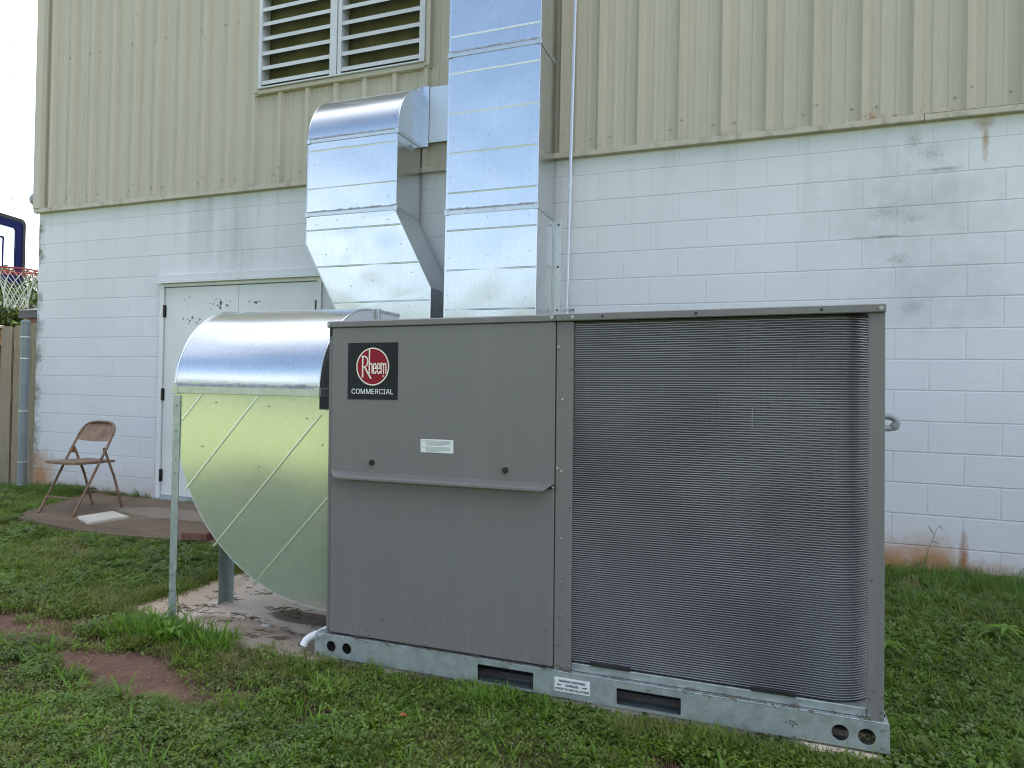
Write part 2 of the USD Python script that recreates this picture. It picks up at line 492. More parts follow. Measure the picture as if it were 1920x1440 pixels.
MAT["wood_warm"] = wood_mat("new_fence_wood", (0.42, 0.22, 0.09), (0.55, 0.32, 0.14))
MAT["post_grey"] = plain("grey_pipe_paint", (0.20, 0.23, 0.24), 0.5, 0.2, 0.15, 5, 0.1)
MAT["band"] = plain("aluminium_tie", (0.62, 0.63, 0.64), 0.35, 0.7)
MAT["hoop_blue"] = plain("board_blue", (0.008, 0.014, 0.11), 0.6, 0, 0.05, spec=0.15)
MAT["hoop_black"] = plain("board_black", (0.02, 0.02, 0.025), 0.4)
MAT["hoop_red"] = plain("rim_red", (0.50, 0.07, 0.05), 0.4, 0, 0.1)
MAT["net"] = plain("net_cord", (0.70, 0.72, 0.66), 0.8)
MAT["bare_concrete"] = concrete_mat("patio_concrete", (0.15, 0.104, 0.068), (0.225, 0.165, 0.112),
    [((-5.6, -0.55, 0.02), (0.9, 0.25, 1), (0.30, 0.26, 0.21), 0.6), ((-5.9, -1.25, 0.02), (1.0, 0.1, 1), (0.13, 0.09, 0.06), 0.7)])
MAT["pad_concrete"] = concrete_mat("pad_concrete", (0.68, 0.55, 0.43), (0.80, 0.68, 0.56),
    [((-2.95, -2.22, 0), (0.33, 0.11, 1), (0.15, 0.115, 0.085), 0.9), ((-2.8, -2.52, 0), (0.62, 0.16, 1), (0.26, 0.21, 0.16), 0.85),
     ((-2.6, -2.4, 0), (0.2, 0.3, 1), (0.24, 0.19, 0.15), 0.85), ((-3.8, -2.2, 0), (0.25, 0.5, 1), (0.48, 0.32, 0.20), 0.5), ((-3.2, -2.42, 0), (0.4, 0.1, 1), (0.33, 0.25, 0.18), 0.7)])
MAT["board_white"] = plain("pale_stone", (0.60, 0.55, 0.47), 0.7, 0, 0.08, 5, 0.2)
MAT["red_brick"] = plain("red_brick", (0.20, 0.095, 0.07), 0.8, 0, 0.25, 20, 0.5, 90)
MAT["bark"] = plain("bark", (0.10, 0.075, 0.055), 0.9, 0, 0.3, 12, 0.6, 30)
MAT["roof_beige"] = plain("beige_roof", (0.52, 0.45, 0.40), 0.7)
MAT["dark_roof"] = plain("dark_fascia", (0.06, 0.06, 0.07), 0.6)
MAT["cream_wall"] = plain("cream_wall", (0.52, 0.48, 0.42), 0.8)
MAT["leaf_tree"] = leafy("tree_leaves", [(0.012, 0.033, 0.008), (0.022, 0.055, 0.012), (0.042, 0.085, 0.02), (0.018, 0.042, 0.01)], 0.15)
MAT["grass"] = leafy("grass_blades", [(0.19, 0.265, 0.038), (0.31, 0.40, 0.055), (0.42, 0.49, 0.09), (0.21, 0.30, 0.045), (0.52, 0.50, 0.19)], 0.42, 0.32, dry=(0.36, 0.27, 0.15))
MAT["long_grass"] = leafy("long_grass_blades", [(0.085, 0.19, 0.036), (0.125, 0.25, 0.048), (0.18, 0.31, 0.065)], 0.42, 0.34)
MAT["clover"] = leafy("clover_leaves", [(0.14, 0.23, 0.038), (0.21, 0.32, 0.055), (0.32, 0.42, 0.085)], 0.4, 0.33)
MAT["small_leaf"] = leafy("small_leaves", [(0.17, 0.25, 0.036), (0.28, 0.38, 0.055), (0.40, 0.48, 0.09), (0.55, 0.60, 0.16), (0.21, 0.29, 0.05), (0.34, 0.26, 0.13)], 0.4, 0.3)
MAT["bright_weed"] = leafy("bright_weed_leaves", [(0.15, 0.30, 0.03), (0.22, 0.38, 0.05)], 0.4, 0.45, vary_obj=False)
MAT["thatch"] = leafy("dry_thatch", [(0.17, 0.12, 0.065), (0.26, 0.19, 0.11), (0.12, 0.085, 0.05), (0.11, 0.13, 0.04)], 0.15, 0.7, vary_obj=False)
MAT["clipping"] = plain("dried_grass_clippings", (0.115, 0.09, 0.05), 0.9, 0, 0.4, 30)
MAT["leaf_orange"] = plain("fallen_leaf", (0.36, 0.10, 0.03), 0.6, 0, 0.2, 40)
MAT["yellow"] = plain("yellow_petals", (0.75, 0.60, 0.02), 0.5)
MAT["white_petal"] = plain("white_petals", (0.75, 0.75, 0.72), 0.6)

# steel door paint with chips of rust-dark primer
g = G()
col = g.mix(g.rng(g.noise(1.5, 4), 0.3, 0.7), (0.66, 0.68, 0.67), (0.74, 0.755, 0.75))
tot = None
for c, r in (((-6.08, 0, 1.80), (0.26, 1, 0.07)), ((-5.72, 0, 1.93), (0.26, 1, 0.13)), ((-5.3, 0, 1.94), (0.25, 1, 0.03)), ((-6.12, 0, 1.93), (0.08, 1, 0.12)), ((-5.95, 0, 1.78), (0.1, 1, 0.1))):
    b = g.blob(c, r)
    tot = b if tot is None else g.math("maximum", tot, b)
f = g.math("add", g.noise(26, 3, 0.5), g.math("multiply", tot, 0.22))
col = g.mix(g.math("multiply", g.rng(f, 0.735, 0.75), g.rng(tot, 0.0, 0.15)), col, (0.06, 0.065, 0.06))
MAT["door"] = g.done("white_door_paint", g("principled_bsdf", base_color=col, roughness=0.4, normal=g.bump(g.noise(3, 2), 0.08, 0.01)) + ".BSDF")

# rusty brown chair paint
g = G()
n = g.noise(11, 6, 0.7)
col = g.mix(g.rng(n, 0.38, 0.62), (0.27, 0.175, 0.098), (0.15, 0.075, 0.045))
col = g.mix(g.rng(g.noise(45, 4), 0.55, 0.7, 0, 0.6), col, (0.09, 0.04, 0.025))
MAT["chair"] = g.done("rusty_brown_enamel", g("principled_bsdf", base_color=col, roughness=0.5, normal=g.bump(n, 0.15, 0.003)) + ".BSDF")

# condenser fins: dark, finely pleated aluminium
g = G()
n = g.noise(1.6, 4)
col = g.mix(g.rng(n, 0.35, 0.65), (0.062, 0.059, 0.068), (0.12, 0.115, 0.122))
pl = g.noise(1.0, 2, 0.5, g.scaled(g.pos(), (420, 420, 3)))
col = g.mix(g.rng(pl, 0.35, 0.65, 0.0, 0.35), col, (0.02, 0.02, 0.024))
MAT["fins"] = g.done("condenser_fins", g("principled_bsdf", base_color=col, metallic=0.0, roughness=0.6, specular_ior_level=0.25, normal=g.bump(pl, 0.2, 0.002)) + ".BSDF")
g = G()
col = g.mix(g.rng(g.noise(3.0, 4), 0.3, 0.7), (0.36, 0.36, 0.39), (0.58, 0.58, 0.62))
MAT["coil_tube"] = g.done("condenser_tube_aluminium", g("principled_bsdf", base_color=col, metallic=0.5, roughness=0.38) + ".BSDF")

# clear acrylic backboard
g = G()
tr = g("transparent_bsdf", color=(0.93, 0.95, 0.95)) + ".BSDF"
gl = g("glossy_bsdf", color=(0.9, 0.9, 0.9), roughness=0.05) + ".BSDF"
MAT["acrylic"] = g.done("clear_acrylic", g("mix_closure", fac=0.08, closure1=tr, closure2=gl) + ".closure")

# ground: soil and thatch under the grass; lawn green further out; bare clay patches
DIRT = [(-3.40, -2.93, 0.46, 0.13), (-3.08, -3.06, 0.36, 0.13), (-4.25, -2.80, 0.46, 0.17), (-3.75, -2.80, 0.22, 0.06), (-3.95, -2.62, 0.28, 0.07), (-2.85, -2.98, 0.2, 0.05), (-1.07, -2.88, 0.12, 0.06)]
g = G()
soil = g.mix(g.rng(g.noise(6, 6, 0.65), 0.3, 0.7), (0.055, 0.042, 0.026), (0.11, 0.08, 0.05))
green = g.mix(g.rng(g.noise(1.1, 6, 0.7), 0.3, 0.7), (0.13, 0.165, 0.048), (0.21, 0.24, 0.08))
dist = g("vector_math", math_type="length", vector1=g.scaled(g("vector_math", math_type="subtract", vector1=g.pos(), vector2=(-3.0, -3.2, 0)) + ".vector", (1, 1, 0))) + ".value"
col = g.mix(g.rng(dist, 4.2, 6.2), soil, green)
dm = None
for x, y, a, b in DIRT:
    bl = g.blob((x, y, -0.04), (a * 1.25, b * 1.25, 5))
    dm = bl if dm is None else g.math("maximum", dm, bl)
dm = g.math("multiply", g.rng(dm, 0.0, 0.2), g.rng(g.math("add", dm, g.math("multiply", g.math("subtract", g.noise(5, 6, 0.65), 0.5), 1.3)), 0.12, 0.42))
clay = g.mix(g.rng(g.noise(13, 6, 0.7), 0.3, 0.7), (0.165, 0.092, 0.066), (0.31, 0.185, 0.132))
col = g.mix(dm, col, clay)
h = g.math("add", g.noise(38, 6, 0.7), g.math("multiply", g.noise(9, 4), 1.6))
MAT["ground"] = g.done("soil_and_lawn", g("principled_bsdf", base_color=col, roughness=0.92, normal=g.bump(h, 1.0, 0.03), specular_ior_level=0.2) + ".BSDF")


# ------------------------------------------------------------------ ground
def ground_z(x, y):
    x, y = np.asarray(x, float), np.asarray(y, float)
    t = np.clip((y + 2.0) / 2.0, 0, 1)
    z = -0.05 + 0.05 * t * t * (3 - 2 * t)
    z = z - 0.06 * np.clip((-7.9 - x) / 0.5, 0, 1)
    p = np.stack([x * 2.3, y * 2.3, np.zeros_like(x)], -1)
    near = np.clip(1.2 - np.hypot(x + 3, y + 3) / 10, 0, 1)
    z = z + (meshkit.fbm(p, 3, 3) - 0.5) * 0.035 * near * np.clip(-y / 0.5, 0, 1)
    for cx, cy, a, b in DIRT:
        z = z - 0.014 * np.exp(-(((x - cx) / a) ** 2 + ((y - cy) / b) ** 2))
    return z


gx = np.unique(np.concatenate([np.arange(-10, 2.01, 0.08), np.linspace(-40, -10, 24), np.linspace(2, 40, 24), [-400, -250, -150, -90, -60, 60, 90, 150, 250, 400]]))
gy = np.unique(np.concatenate([np.arange(-4.6, 0.41, 0.06), np.linspace(-30, -4.6, 26), np.linspace(0.4, 40, 22), [-400, -250, -150, -90, -55, 60, 90, 150, 250, 400]]))
GX, GY = np.meshgrid(gx, gy, indexing="ij")
P = np.column_stack([GX.ravel(), GY.ravel(), ground_z(GX.ravel(), GY.ravel())])
obj("ground", sheet(P, len(gx), len(gy)), MAT["ground"], smooth=True, kind="structure", label="reddish soil and lawn sloping gently from the wall")

V, F, nv_ = [], [], 0
q = np.random.default_rng(91)
ico = trimesh.creation.icosphere(0, 1.0)
for k in range(800):
    cx, cy, a, b = DIRT[q.choice(len(DIRT), p=[0.32, 0.24, 0.2, 0.06, 0.10, 0.05, 0.03])]
    x, y = cx + q.normal(0, a * 0.55), cy + q.normal(0, b * 0.6)
    r_ = 0.0015 + 0.007 * q.random() ** 5
    vv = ico.vertices * r_ * q.uniform(0.6, 1.2, 3) * (1 + q.normal(0, 0.18, (12, 1)))
    V.append(vv + [x, y, float(ground_z(x, y)) + r_ * 0.25]); F.append(ico.faces + nv_); nv_ += 12
MAT["clod"] = plain("clay_crumbs", (0.235, 0.14, 0.10), 0.95, 0, 0.35, 60)
obj("soil_crumbs", trimesh.Trimesh(np.vstack(V), np.vstack(F), process=False), MAT["clod"], kind="stuff", label="crumbs of red clay scattered over the bare patches", cat="soil")

# concrete slab outside the doors and the pad under the unit
PATIO = sg.Polygon([(-7.36, -0.004), (-7.05, -0.62), (-6.88, -0.98), (-6.66, -1.22), (-6.35, -1.30), (-5.45, -1.37), (-4.75, -1.27), (-4.35, -1.22), (-4.1, -0.9), (-4.1, -0.004)])
top = prism_z(PATIO, -0.12, 0.018)
obj("patio", top, MAT["bare_concrete"], kind="structure", label="brown stained concrete slab outside the white doors")
TILT = 0.006
PAD = sg.Polygon([(-3.93, -2.44), (-3.90, -1.2), (-3.9, -0.75), (-0.42, -0.75), (-0.40, -2.615), (-0.62, -2.625), (-0.68, -2.58), (-2.50, -2.585), (-2.60, -2.655), (-2.8, -2.645), (-3.3, -2.60)])
pm = prism_z(PAD.buffer(-0.006), -0.16, -0.0102)
lip = prism_z(PAD, -0.16, -0.0175)
pad = cat(pm, lip)
v = pad.vertices.copy()
v[:, 2] += TILT * (v[:, 0] + 1.498)
pad.vertices = v
obj("concrete_pad", pad, MAT["pad_concrete"], kind="structure", label="pale concrete pad under the grey air conditioner")


def pad_z(x):
    return -0.0102 + TILT * (x + 1.498)


# ------------------------------------------------------------------ the building
BL, BR, BTOP = -8.265, 9.0, 6.5
bld = thing("metal_building", "large building of white painted block below tan ribbed metal siding", "building")
# core of the wall (the mortar face stands 3 mm behind the blocks), side, back, roof
core = cat(box(BL + 0.01, -6.44, 0.0026, 0.2, -0.3, 3.0), box(-4.56, BR, 0.0026, 0.2, -0.3, 3.0), box(-6.44, -4.56, 0.0026, 0.2, 2.16, 3.0))
obj("block_wall", core, MAT["block"], bld)
wall = stage.GetPrimAtPath("/World/metal_building/block_wall")
shell = cat(box(BL, BL + 0.2, 0.201, 22, -0.3, BTOP), box(BR - 0.2, BR, 0.201, 22, -0.3, BTOP), box(BL + 0.201, BR - 0.201, 21.8, 22, -0.3, BTOP),
            box(BL + 0.2, BR - 0.2, 0.06, 0.199, 3.001, 3.9), box(BL + 0.2, -5.3, 0.06, 0.199, 3.9, BTOP), box(-3.5, BR - 0.2, 0.06, 0.199, 3.9, BTOP), box(-5.3, -3.5, 0.06, 0.199, 5.22, BTOP))
obj("side_wall", shell, MAT["mortar"], bld)
roofp = sg.Polygon([(-0.15, 6.5), (11, 7.4), (22.15, 6.5), (22.15, 6.56), (11, 7.48), (-0.15, 6.56)])
obj("roof", prism_x(roofp, BL - 0.1, BR + 0.1), MAT["trim"], bld)


def proj(p):
    d = np.asarray(p, float) - np.array(CAM)
    z = d @ cf
    return 960 + 1279.68 * (d @ cr) / z, 720 - 1279.68 * (d @ cu) / z


def block_mesh(x0, x1, z0, z1):
    hx, hz = 0.0005, 0.0034
    def ring(ix, iz, y):
        return [[x0 + ix, y, z0 + iz], [x1 - ix, y, z0 + iz], [x1 - ix, y, z1 - iz], [x0 + ix, y, z1 - iz]]
    V = np.array(ring(hx * 0.5, hz * 0.6, 0.0040) + ring(hx, hz, 0.0016) + ring(hx + 0.009, hz + 0.0032, 0.0))
    F = []
    for a in (0, 4):
        for q in range(4):
            r = (q + 1) % 4
            F += [[a + q, a + r, a + 4 + r], [a + q, a + 4 + r, a + 4 + q]]
    F += [[8, 9, 10], [8, 10, 11]]
    return trimesh.Trimesh(V, np.array(F), process=False)


CH = 0.2032
rest = []
singles = 0
cand = []
for r in range(15):
    z0, z1 = r * CH, min((r + 1) * CH, 2.985)
    if r == 0:
        z0 = -0.06
    off = 0.0 if r % 2 == 1 else CH
    for n in range(-24, 24):
        x0 = off + n * 2 * CH
        x1 = x0 + 2 * CH
        x0, x1 = max(x0, BL), min(x1, BR)
        if x1 - x0 < 0.02:
            continue
        # leave the doorway free
        spans = [(x0, x1)]
        if z0 < 2.16 and x1 > -6.475 and x0 < -4.548:
            spans = [(a, b) for a, b in ((x0, min(x1, -6.475)), (max(x0, -4.548), x1)) if b - a > 0.015]
        for a, b in spans:
            zt = z1
            m = block_mesh(a, b, z0, z1)
            px, py = proj(((a + b) / 2, 0, (z0 + z1) / 2))
            hidden = px > 1955 or (630 < px < 1640 and 620 < py < 1300) or (345 < px < 630 and 620 < py < 1100) or (590 < px < 800 and 330 < py < 640) or (845 < px < 1000 and py < 640)
            (rest if hidden else cand).append(m)
for m in cand[:300]:
    obj("concrete_block", m, MAT["block"], wall)
rest += cand[300:]
obj("further_concrete_blocks", cat(*rest), MAT["block"], wall, kind="stuff")

# tan ribbed siding, one prim per sheet
PITCH_R = 0.302
LAPS = [-7.753 + 3 * PITCH_R * k for k in range(-1, 19)]


def rib_profile(x0, x1):
    """front outline (x, y) of the sheet between x0 and x1, ribs standing out towards -y"""
    pts = [(x0, -0.012)]
    def add(x, y):
        if x0 < x < x1:
            pts.append((x, y))
    k0 = int(math.floor((x0 + 7.753) / PITCH_R)) - 1
    for k in range(k0, k0 + 8):
        c = -7.753 + k * PITCH_R
        for dx, y in ((-0.040, -0.012), (-0.018, -0.042), (0.018, -0.042), (0.040, -0.012)):
            add(c + dx, y)
        for m in (0.105, 0.197):
            for dx, y in ((-0.016, -0.012), (-0.008, -0.0165), (0.008, -0.0165), (0.016, -0.012)):
                add(c + m + dx, y)
    pts.append((x1, -0.012))
    return pts


LOUV = (-5.30, -3.50, 3.90, 5.22)
for i, x0 in enumerate(LAPS):
    x1 = x0 + 3 * PITCH_R + 0.024
    x0e = max(x0 - 0.024, BL + 0.03)
    x1 = min(x1, BR)
    if x1 - x0e < 0.1:
        continue
    f = rib_profile(x0e, x1)
    dy = 0.0012 * (i % 2)
    poly = [(x, y - dy) for x, y in f] + [(x, y - dy + 0.0009) for x, y in f[::-1]]
    e = m3.Manifold.extrude(m3.CrossSection([poly[::-1]]) if sg.Polygon(poly).exterior.is_ccw is False else m3.CrossSection([poly]), BTOP - 3.028).translate([0, 0, 3.028])
    e = e - m3.Manifold.cube([LOUV[1] - LOUV[0], 1, LOUV[3] - LOUV[2]]).translate([LOUV[0], -0.5, LOUV[2]])
    if e.is_empty():
        continue
    for piece in e.decompose():
        obj("siding_panel", tm(piece), MAT["siding"], bld)
obj("base_trim", cat(rbox(BL - 0.03, 0.146, -0.046, 0.0, 2.984, 3.026, 0.003), rbox(0.149, BR, -0.044, 0.0, 2.983, 3.025, 0.003), box(BL - 0.03, BR, -0.0440, -0.013, 3.0262, 3.0282)), MAT["trim"], bld)
ct = sg.Polygon([(BL - 0.035, 0.3), (BL - 0.035, -0.05), (BL + 0.055, -0.05), (BL + 0.075, -0.03), (BL + 0.115, -0.03), (BL + 0.12, -0.045), (BL + 0.127, -0.045), (BL + 0.127, -0.013), (BL + 0.0, -0.013), (BL, 0.3)])
obj("corner_trim", prism_z(ct, 3.03, BTOP), MAT["trim"], bld)
sc = []
k = 0
for x in np.arange(BL + 0.18, 1.2, PITCH_R):
    zc = 3.12
    kk = (x + 7.753) / PITCH_R
    xr = -7.753 + (math.floor(kk) + (0.75 if k % 3 else 0.25)) * PITCH_R
    y = -0.0125
    sc.append(screw(xr + 0.0, y - 0.004, zc, 0.0062))
    if not -5.36 < xr < -3.46:
        sc.append(screw(xr + 0.0, y - 0.004, 4.62, 0.0062))
    k += 1
for lx in LAPS:
    for z in (3.17, 4.5, 4.9):
        if z > 3.88 and -5.3 < lx < -3.5:
            continue
        sc.append(screw(lx + 0.008, -0.0425, z, 0.0068))
obj("siding_screws", cat(*sc), MAT["siding_screw"], bld, kind="stuff")

# double door
fr = obj("door_frame", cat(rbox(-6.472, -6.418, -0.018, 0.12, -0.02, 2.155, 0.003), rbox(-4.600, -4.548, -0.018, 0.12, -0.02, 2.155, 0.003), rbox(-6.4178, -4.6002, -0.018, 0.12, 2.118, 2.155, 0.003),
                            box(-6.4178, -4.6002, 0.05, 0.12, -0.02, 2.117)), MAT["door"], bld)
obj("drip_cap", cat(rbox(-6.485, -4.53, -0.045, 0.0, 2.16, 2.236, 0.006), box(-6.49, -4.525, -0.055, -0.0455, 2.15, 2.175)), MAT["block"], bld)
for x0, x1, hx in ((-6.415, -5.4985, -6.416), (-5.4945, -4.603, -4.602)):
    dl = obj("door", rbox(x0, x1, 0.0, 0.045, 0.035, 2.112, 0.003), MAT["door"], bld)
    for zc in (0.25, 1.053, 1.88):
        obj("hinge", cat(tube([(hx, -0.012, zc - 0.06), (hx, -0.012, zc + 0.06)], 0.011, 10), rbox(hx - 0.022, hx + 0.022, -0.004, -0.0005, zc - 0.058, zc + 0.058, 0.001)), MAT["black"], dl)
obj("door_sweep", box(-6.415, -4.603, -0.006, 0.0, 0.028, 0.06), MAT["conduit"], bld)
obj("threshold", box(-6.47, -4.55, -0.05, 0.1, 0.0185, 0.030), MAT["galv_dull"], bld)

# louvre
LZ1 = 5.16
lv = obj("louver", cat(rbox(-5.272, -5.232, -0.066, 0.05, 3.93, LZ1, 0.003), rbox(-3.582, -3.528, -0.066, 0.05, 3.93, LZ1, 0.003), rbox(-4.478, -4.405, -0.07, 0.05, 3.93, LZ1, 0.003), rbox(-4.398, -4.358, -0.066, 0.05, 3.93, LZ1, 0.003),
                        rbox(-5.272, -3.528, -0.066, 0.05, LZ1 + 0.001, LZ1 + 0.05, 0.003), rbox(-5.272, -4.441, -0.074, 0.05, 3.914, 3.9295, 0.003), rbox(-4.4385, -3.528, -0.074, 0.05, 3.914, 3.9295, 0.003)), MAT["louver"], bld)
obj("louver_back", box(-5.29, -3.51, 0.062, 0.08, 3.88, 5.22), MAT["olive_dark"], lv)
obj("louver_trim", cat(rbox(-5.322, -5.274, -0.056, -0.0435, 3.885, 5.22, 0.003), rbox(-3.526, -3.482, -0.056, -0.0435, 3.885, 5.22, 0.003), rbox(-5.2735, -3.5265, -0.0565, -0.0435, 3.872, 3.912, 0.003), box(-5.322, -3.482, -0.045, 0.05, 3.868, 3.8845)), MAT["trim"], bld)
blade = sg.Polygon([(-0.06, 0.0), (-0.06, 0.034), (-0.0575, 0.036), (0.045, 0.085), (0.046, 0.083), (-0.0575, 0.032), (-0.0575, 0.0)])
for x0, x1 in ((-5.231, -4.479), (-4.357, -3.583)):
    for k in range(9):
        z = 3.951 + 0.1365 * k
        obj("slat", prism_x(affinity.translate(blade, 0, z), x0, x1), MAT["louver"], lv)

# ------------------------------------------------------------------ small lamp at the corner of the building
lt = thing("wall_light", "small round grey light fixture on the outer corner of the siding", "light fixture", (BL - 0.04, 0.16, 3.2))
obj("base", cat(tube([(0.004, 0, 0), (-0.03, 0, 0)], 0.05, 16), tube([(-0.029, 0, 0), (-0.19, 0, 0)], 0.018, 10)), MAT["grey_flex"], lt)
sp = trimesh.creation.icosphere(2, 0.075); sp.apply_scale([1.0, 1, 1]); sp.apply_translation([-0.235, 0, 0.0])
obj("globe", sp, MAT["grey_flex"], lt, smooth=True)

# ------------------------------------------------------------------ ducts on the wall
def duct_sheet(name, P4, parent, mat, nu=14, nv=14, bulge=0.0, seed=0):
    """bilinear sheet through 4 corners with faint oil-canning"""
    a, b, c, d = (np.array(q, float) for q in P4)
    u, v = np.meshgrid(np.linspace(0, 1, nu), np.linspace(0, 1, nv), indexing="ij")
    u, v = u[..., None], v[..., None]
    P = (1 - u) * (1 - v) * a + u * (1 - v) * b + u * v * c + (1 - u) * v * d
    nrm = np.cross(b - a, d - a); nrm /= np.linalg.norm(nrm)
    env = (np.sin(math.pi * u) * np.sin(math.pi * v)) ** 0.6
    h = bulge * env * (meshkit.fbm(P * 3.1 + seed * 7.7, 2, seed)[..., None] - 0.5) * 2
    return sheet((P + nrm * h).reshape(-1, 3), nu, nv)


def bead_x(x0, x1, y, z, r=0.004):
    """raised bead across a front face"""
    r *= 0.45
    p = sg.Polygon([(y, z - 0.007), (y - r * 0.7, z - 0.0032), (y - r, z), (y - r * 0.7, z + 0.0032), (y, z + 0.007), (y + 0.002, z)])
    return prism_x(p, x0, x1)


def bead_y(x, y0, y1, z, r=0.003):
    r *= 0.5
    p = sg.Polygon([(x, z - 0.008), (x + r, z), (x, z + 0.008), (x - 0.002, z)])
    return prism_y(p, y0, y1)


def slip_band(parent, x0, x1, yf, yb, z0, z1, t=0.006):
    """drive slip round front and right side, with bent ends and smeared sealant along its top"""
    obj("slip_band", cat(rbox(x0 - 0.006, x1 + 0.001, yf - t, yf - 0.0005, z0, z1, 0.0015), rbox(x1 + 0.0005, x1 + t, yf - 0.001, yb, z0, z1, 0.0015), rbox(x0 - t, x0 - 0.0005, yf, yb, z0, z1, 0.0015),
                          rbox(x0 - 0.009, x0 + 0.028, yf - t - 0.004, yf - t - 0.0003, z0 - 0.004, z1 + 0.002, 0.001), rbox(x1 - 0.02, x1 + 0.008, yf - t - 0.003, yf - t - 0.0003, z0 - 0.003, z1 + 0.003, 0.001)), MAT["galv_band"], parent)
    n = int((x1 - x0) / 0.006)
    xs = np.linspace(x0 + 0.005, x1 - 0.005, n)
    hh = 0.005 + 0.016 * meshkit.fbm(np.column_stack([xs * 30, xs * 0 + z0 * 9, xs * 0]), 3, 5)
    V, F = [], []
    for i, x in enumerate(xs):
        V += [[x, yf - t - 0.0003, z1 - 0.004], [x, yf - t * 0.8, z1 + hh[i] * 0.5], [x, yf - 0.0008, z1 + hh[i]]]
        if i:
            a = 3 * i
            for q in (0, 1):
                F += [[a - 3 + q, a + q, a + 1 + q], [a - 3 + q, a + 1 + q, a - 2 + q]]
    obj("sealant", trimesh.Trimesh(np.array(V), np.array(F), process=False), MAT["sealant"], parent)


MAT["sealant"] = plain("grey_sealant", (0.24, 0.25, 0.28), 0.55, 0, 0.3, 40, 0.6, 120)
YF = -0.437
td = thing("tall_duct", "tall straight galvanised duct riser running up the wall past the siding", "duct")
tx0, tx1 = -3.113, -2.372
cuts = [0.30, 1.29, 2.513, 3.72, 4.93, 6.45]
for a, b in zip(cuts[:-1], cuts[1:]):
    f = duct_sheet("front", [(tx0, YF, a), (tx1, YF, a), (tx1, YF, b), (tx0, YF, b)], td, None, 12, 20, 0.004, int(a * 10))
    s = duct_sheet("side", [(tx1, YF, a), (tx1, -0.052, a), (tx1, -0.052, b), (tx1, YF, b)], td, None, 10, 20, 0.003, int(a * 7))
    l = duct_sheet("side", [(tx0, -0.052, a), (tx0, YF, a), (tx0, YF, b), (tx0, -0.052, b)], td, None, 3, 3)
    obj("front_panel", f, MAT["galv"], td, smooth=True)
    obj("side_panel", cat(s), MAT["galv"], td, smooth=True)
    obj("side_panel", cat(l), MAT["galv"], td, smooth=True)
    obj("corner_edge", rbox(tx1 - 0.003, tx1 + 0.0015, YF - 0.0015, YF + 0.004, a, b, 0.001), MAT["galv"], td)
    obj("corner_edge", rbox(tx0 - 0.0015, tx0 + 0.012, YF - 0.002, YF + 0.004, a, b, 0.001), MAT["galv"], td)
for z in (1.465, 1.770, 2.071, 2.375, 2.662, 2.968, 3.273, 3.580, 3.861, 4.17, 4.48, 4.78):
    obj("bead", cat(bead_x(tx0 + 0.012, tx1 - 0.004, YF, z), bead_y(tx1, YF + 0.004, -0.055, z)), MAT["galv"], td)
for z in (1.29, 2.513, 3.72, 4.93):
    slip_band(td, tx0, tx1, YF, -0.055, z - 0.017, z + 0.017)
obj("end_cap", box(tx0, tx1, YF, -0.052, 0.285, 0.299), MAT["galv"], td)
obj("wall_flange", cat(rbox(tx1 + 0.0005, tx1 + 0.058, -0.012, -0.0065, 1.2, 2.502, 0.001), rbox(tx1 + 0.0005, tx1 + 0.004, -0.05, -0.0125, 1.2, 2.50, 0.0005)), MAT["galv_patch"], td)
obj("flange_bolts", cat(*[disc_y(tx1 + 0.035, -0.0118, z, 0.008, 0.004, 8) for z in (1.36, 1.8, 2.14, 2.47)]), MAT["black"], td)
pts = []
for z in np.arange(1.55, 5.0, 0.31):
    for x in (tx0 + 0.05, tx0 + 0.36, tx1 - 0.07):
        pts.append(disc_y(x + rng.uniform(-0.02, 0.02), YF - 0.001, z + rng.uniform(-0.03, 0.03), 0.0042, 0.003, 8))
obj("rivets", cat(*pts), MAT["screw"], td, kind="stuff")
# return plenum low down, behind the elbow
obj("plenum", cat(box(-3.10, -2.72, -1.9, YF - 0.006, 0.55, 1.0), box(-2.72, -2.62, -1.9, -1.3, 0.55, 1.0)), MAT["galv"], td)

od = thing("offset_duct", "galvanised duct with round elbow top that jogs sideways below the louver", "duct")
ux0, ux1 = -4.400, -3.549
lx0, lx1 = -4.070, -3.228
zk = 2.572
# straight part
for a, b, nv in ((2.585, 3.195, 14),):
    obj("front_panel", duct_sheet("f", [(ux0, YF, a), (ux1, YF, a), (ux1, YF, b), (ux0, YF, b)], od, None, 14, nv, 0.005, 3), MAT["galv"], od, smooth=True)
    obj("side_panel", duct_sheet("s", [(ux1, YF, a), (ux1, -0.06, a), (ux1, -0.06, b), (ux1, YF, b)], od, None, 8, nv, 0.003, 5), MAT["galv"], od, smooth=True)
    obj("side_panel", duct_sheet("s", [(ux0, -0.06, a), (ux0, YF, a), (ux0, YF, b), (ux0, -0.06, b)], od, None, 3, 3), MAT["galv"], od, smooth=True)
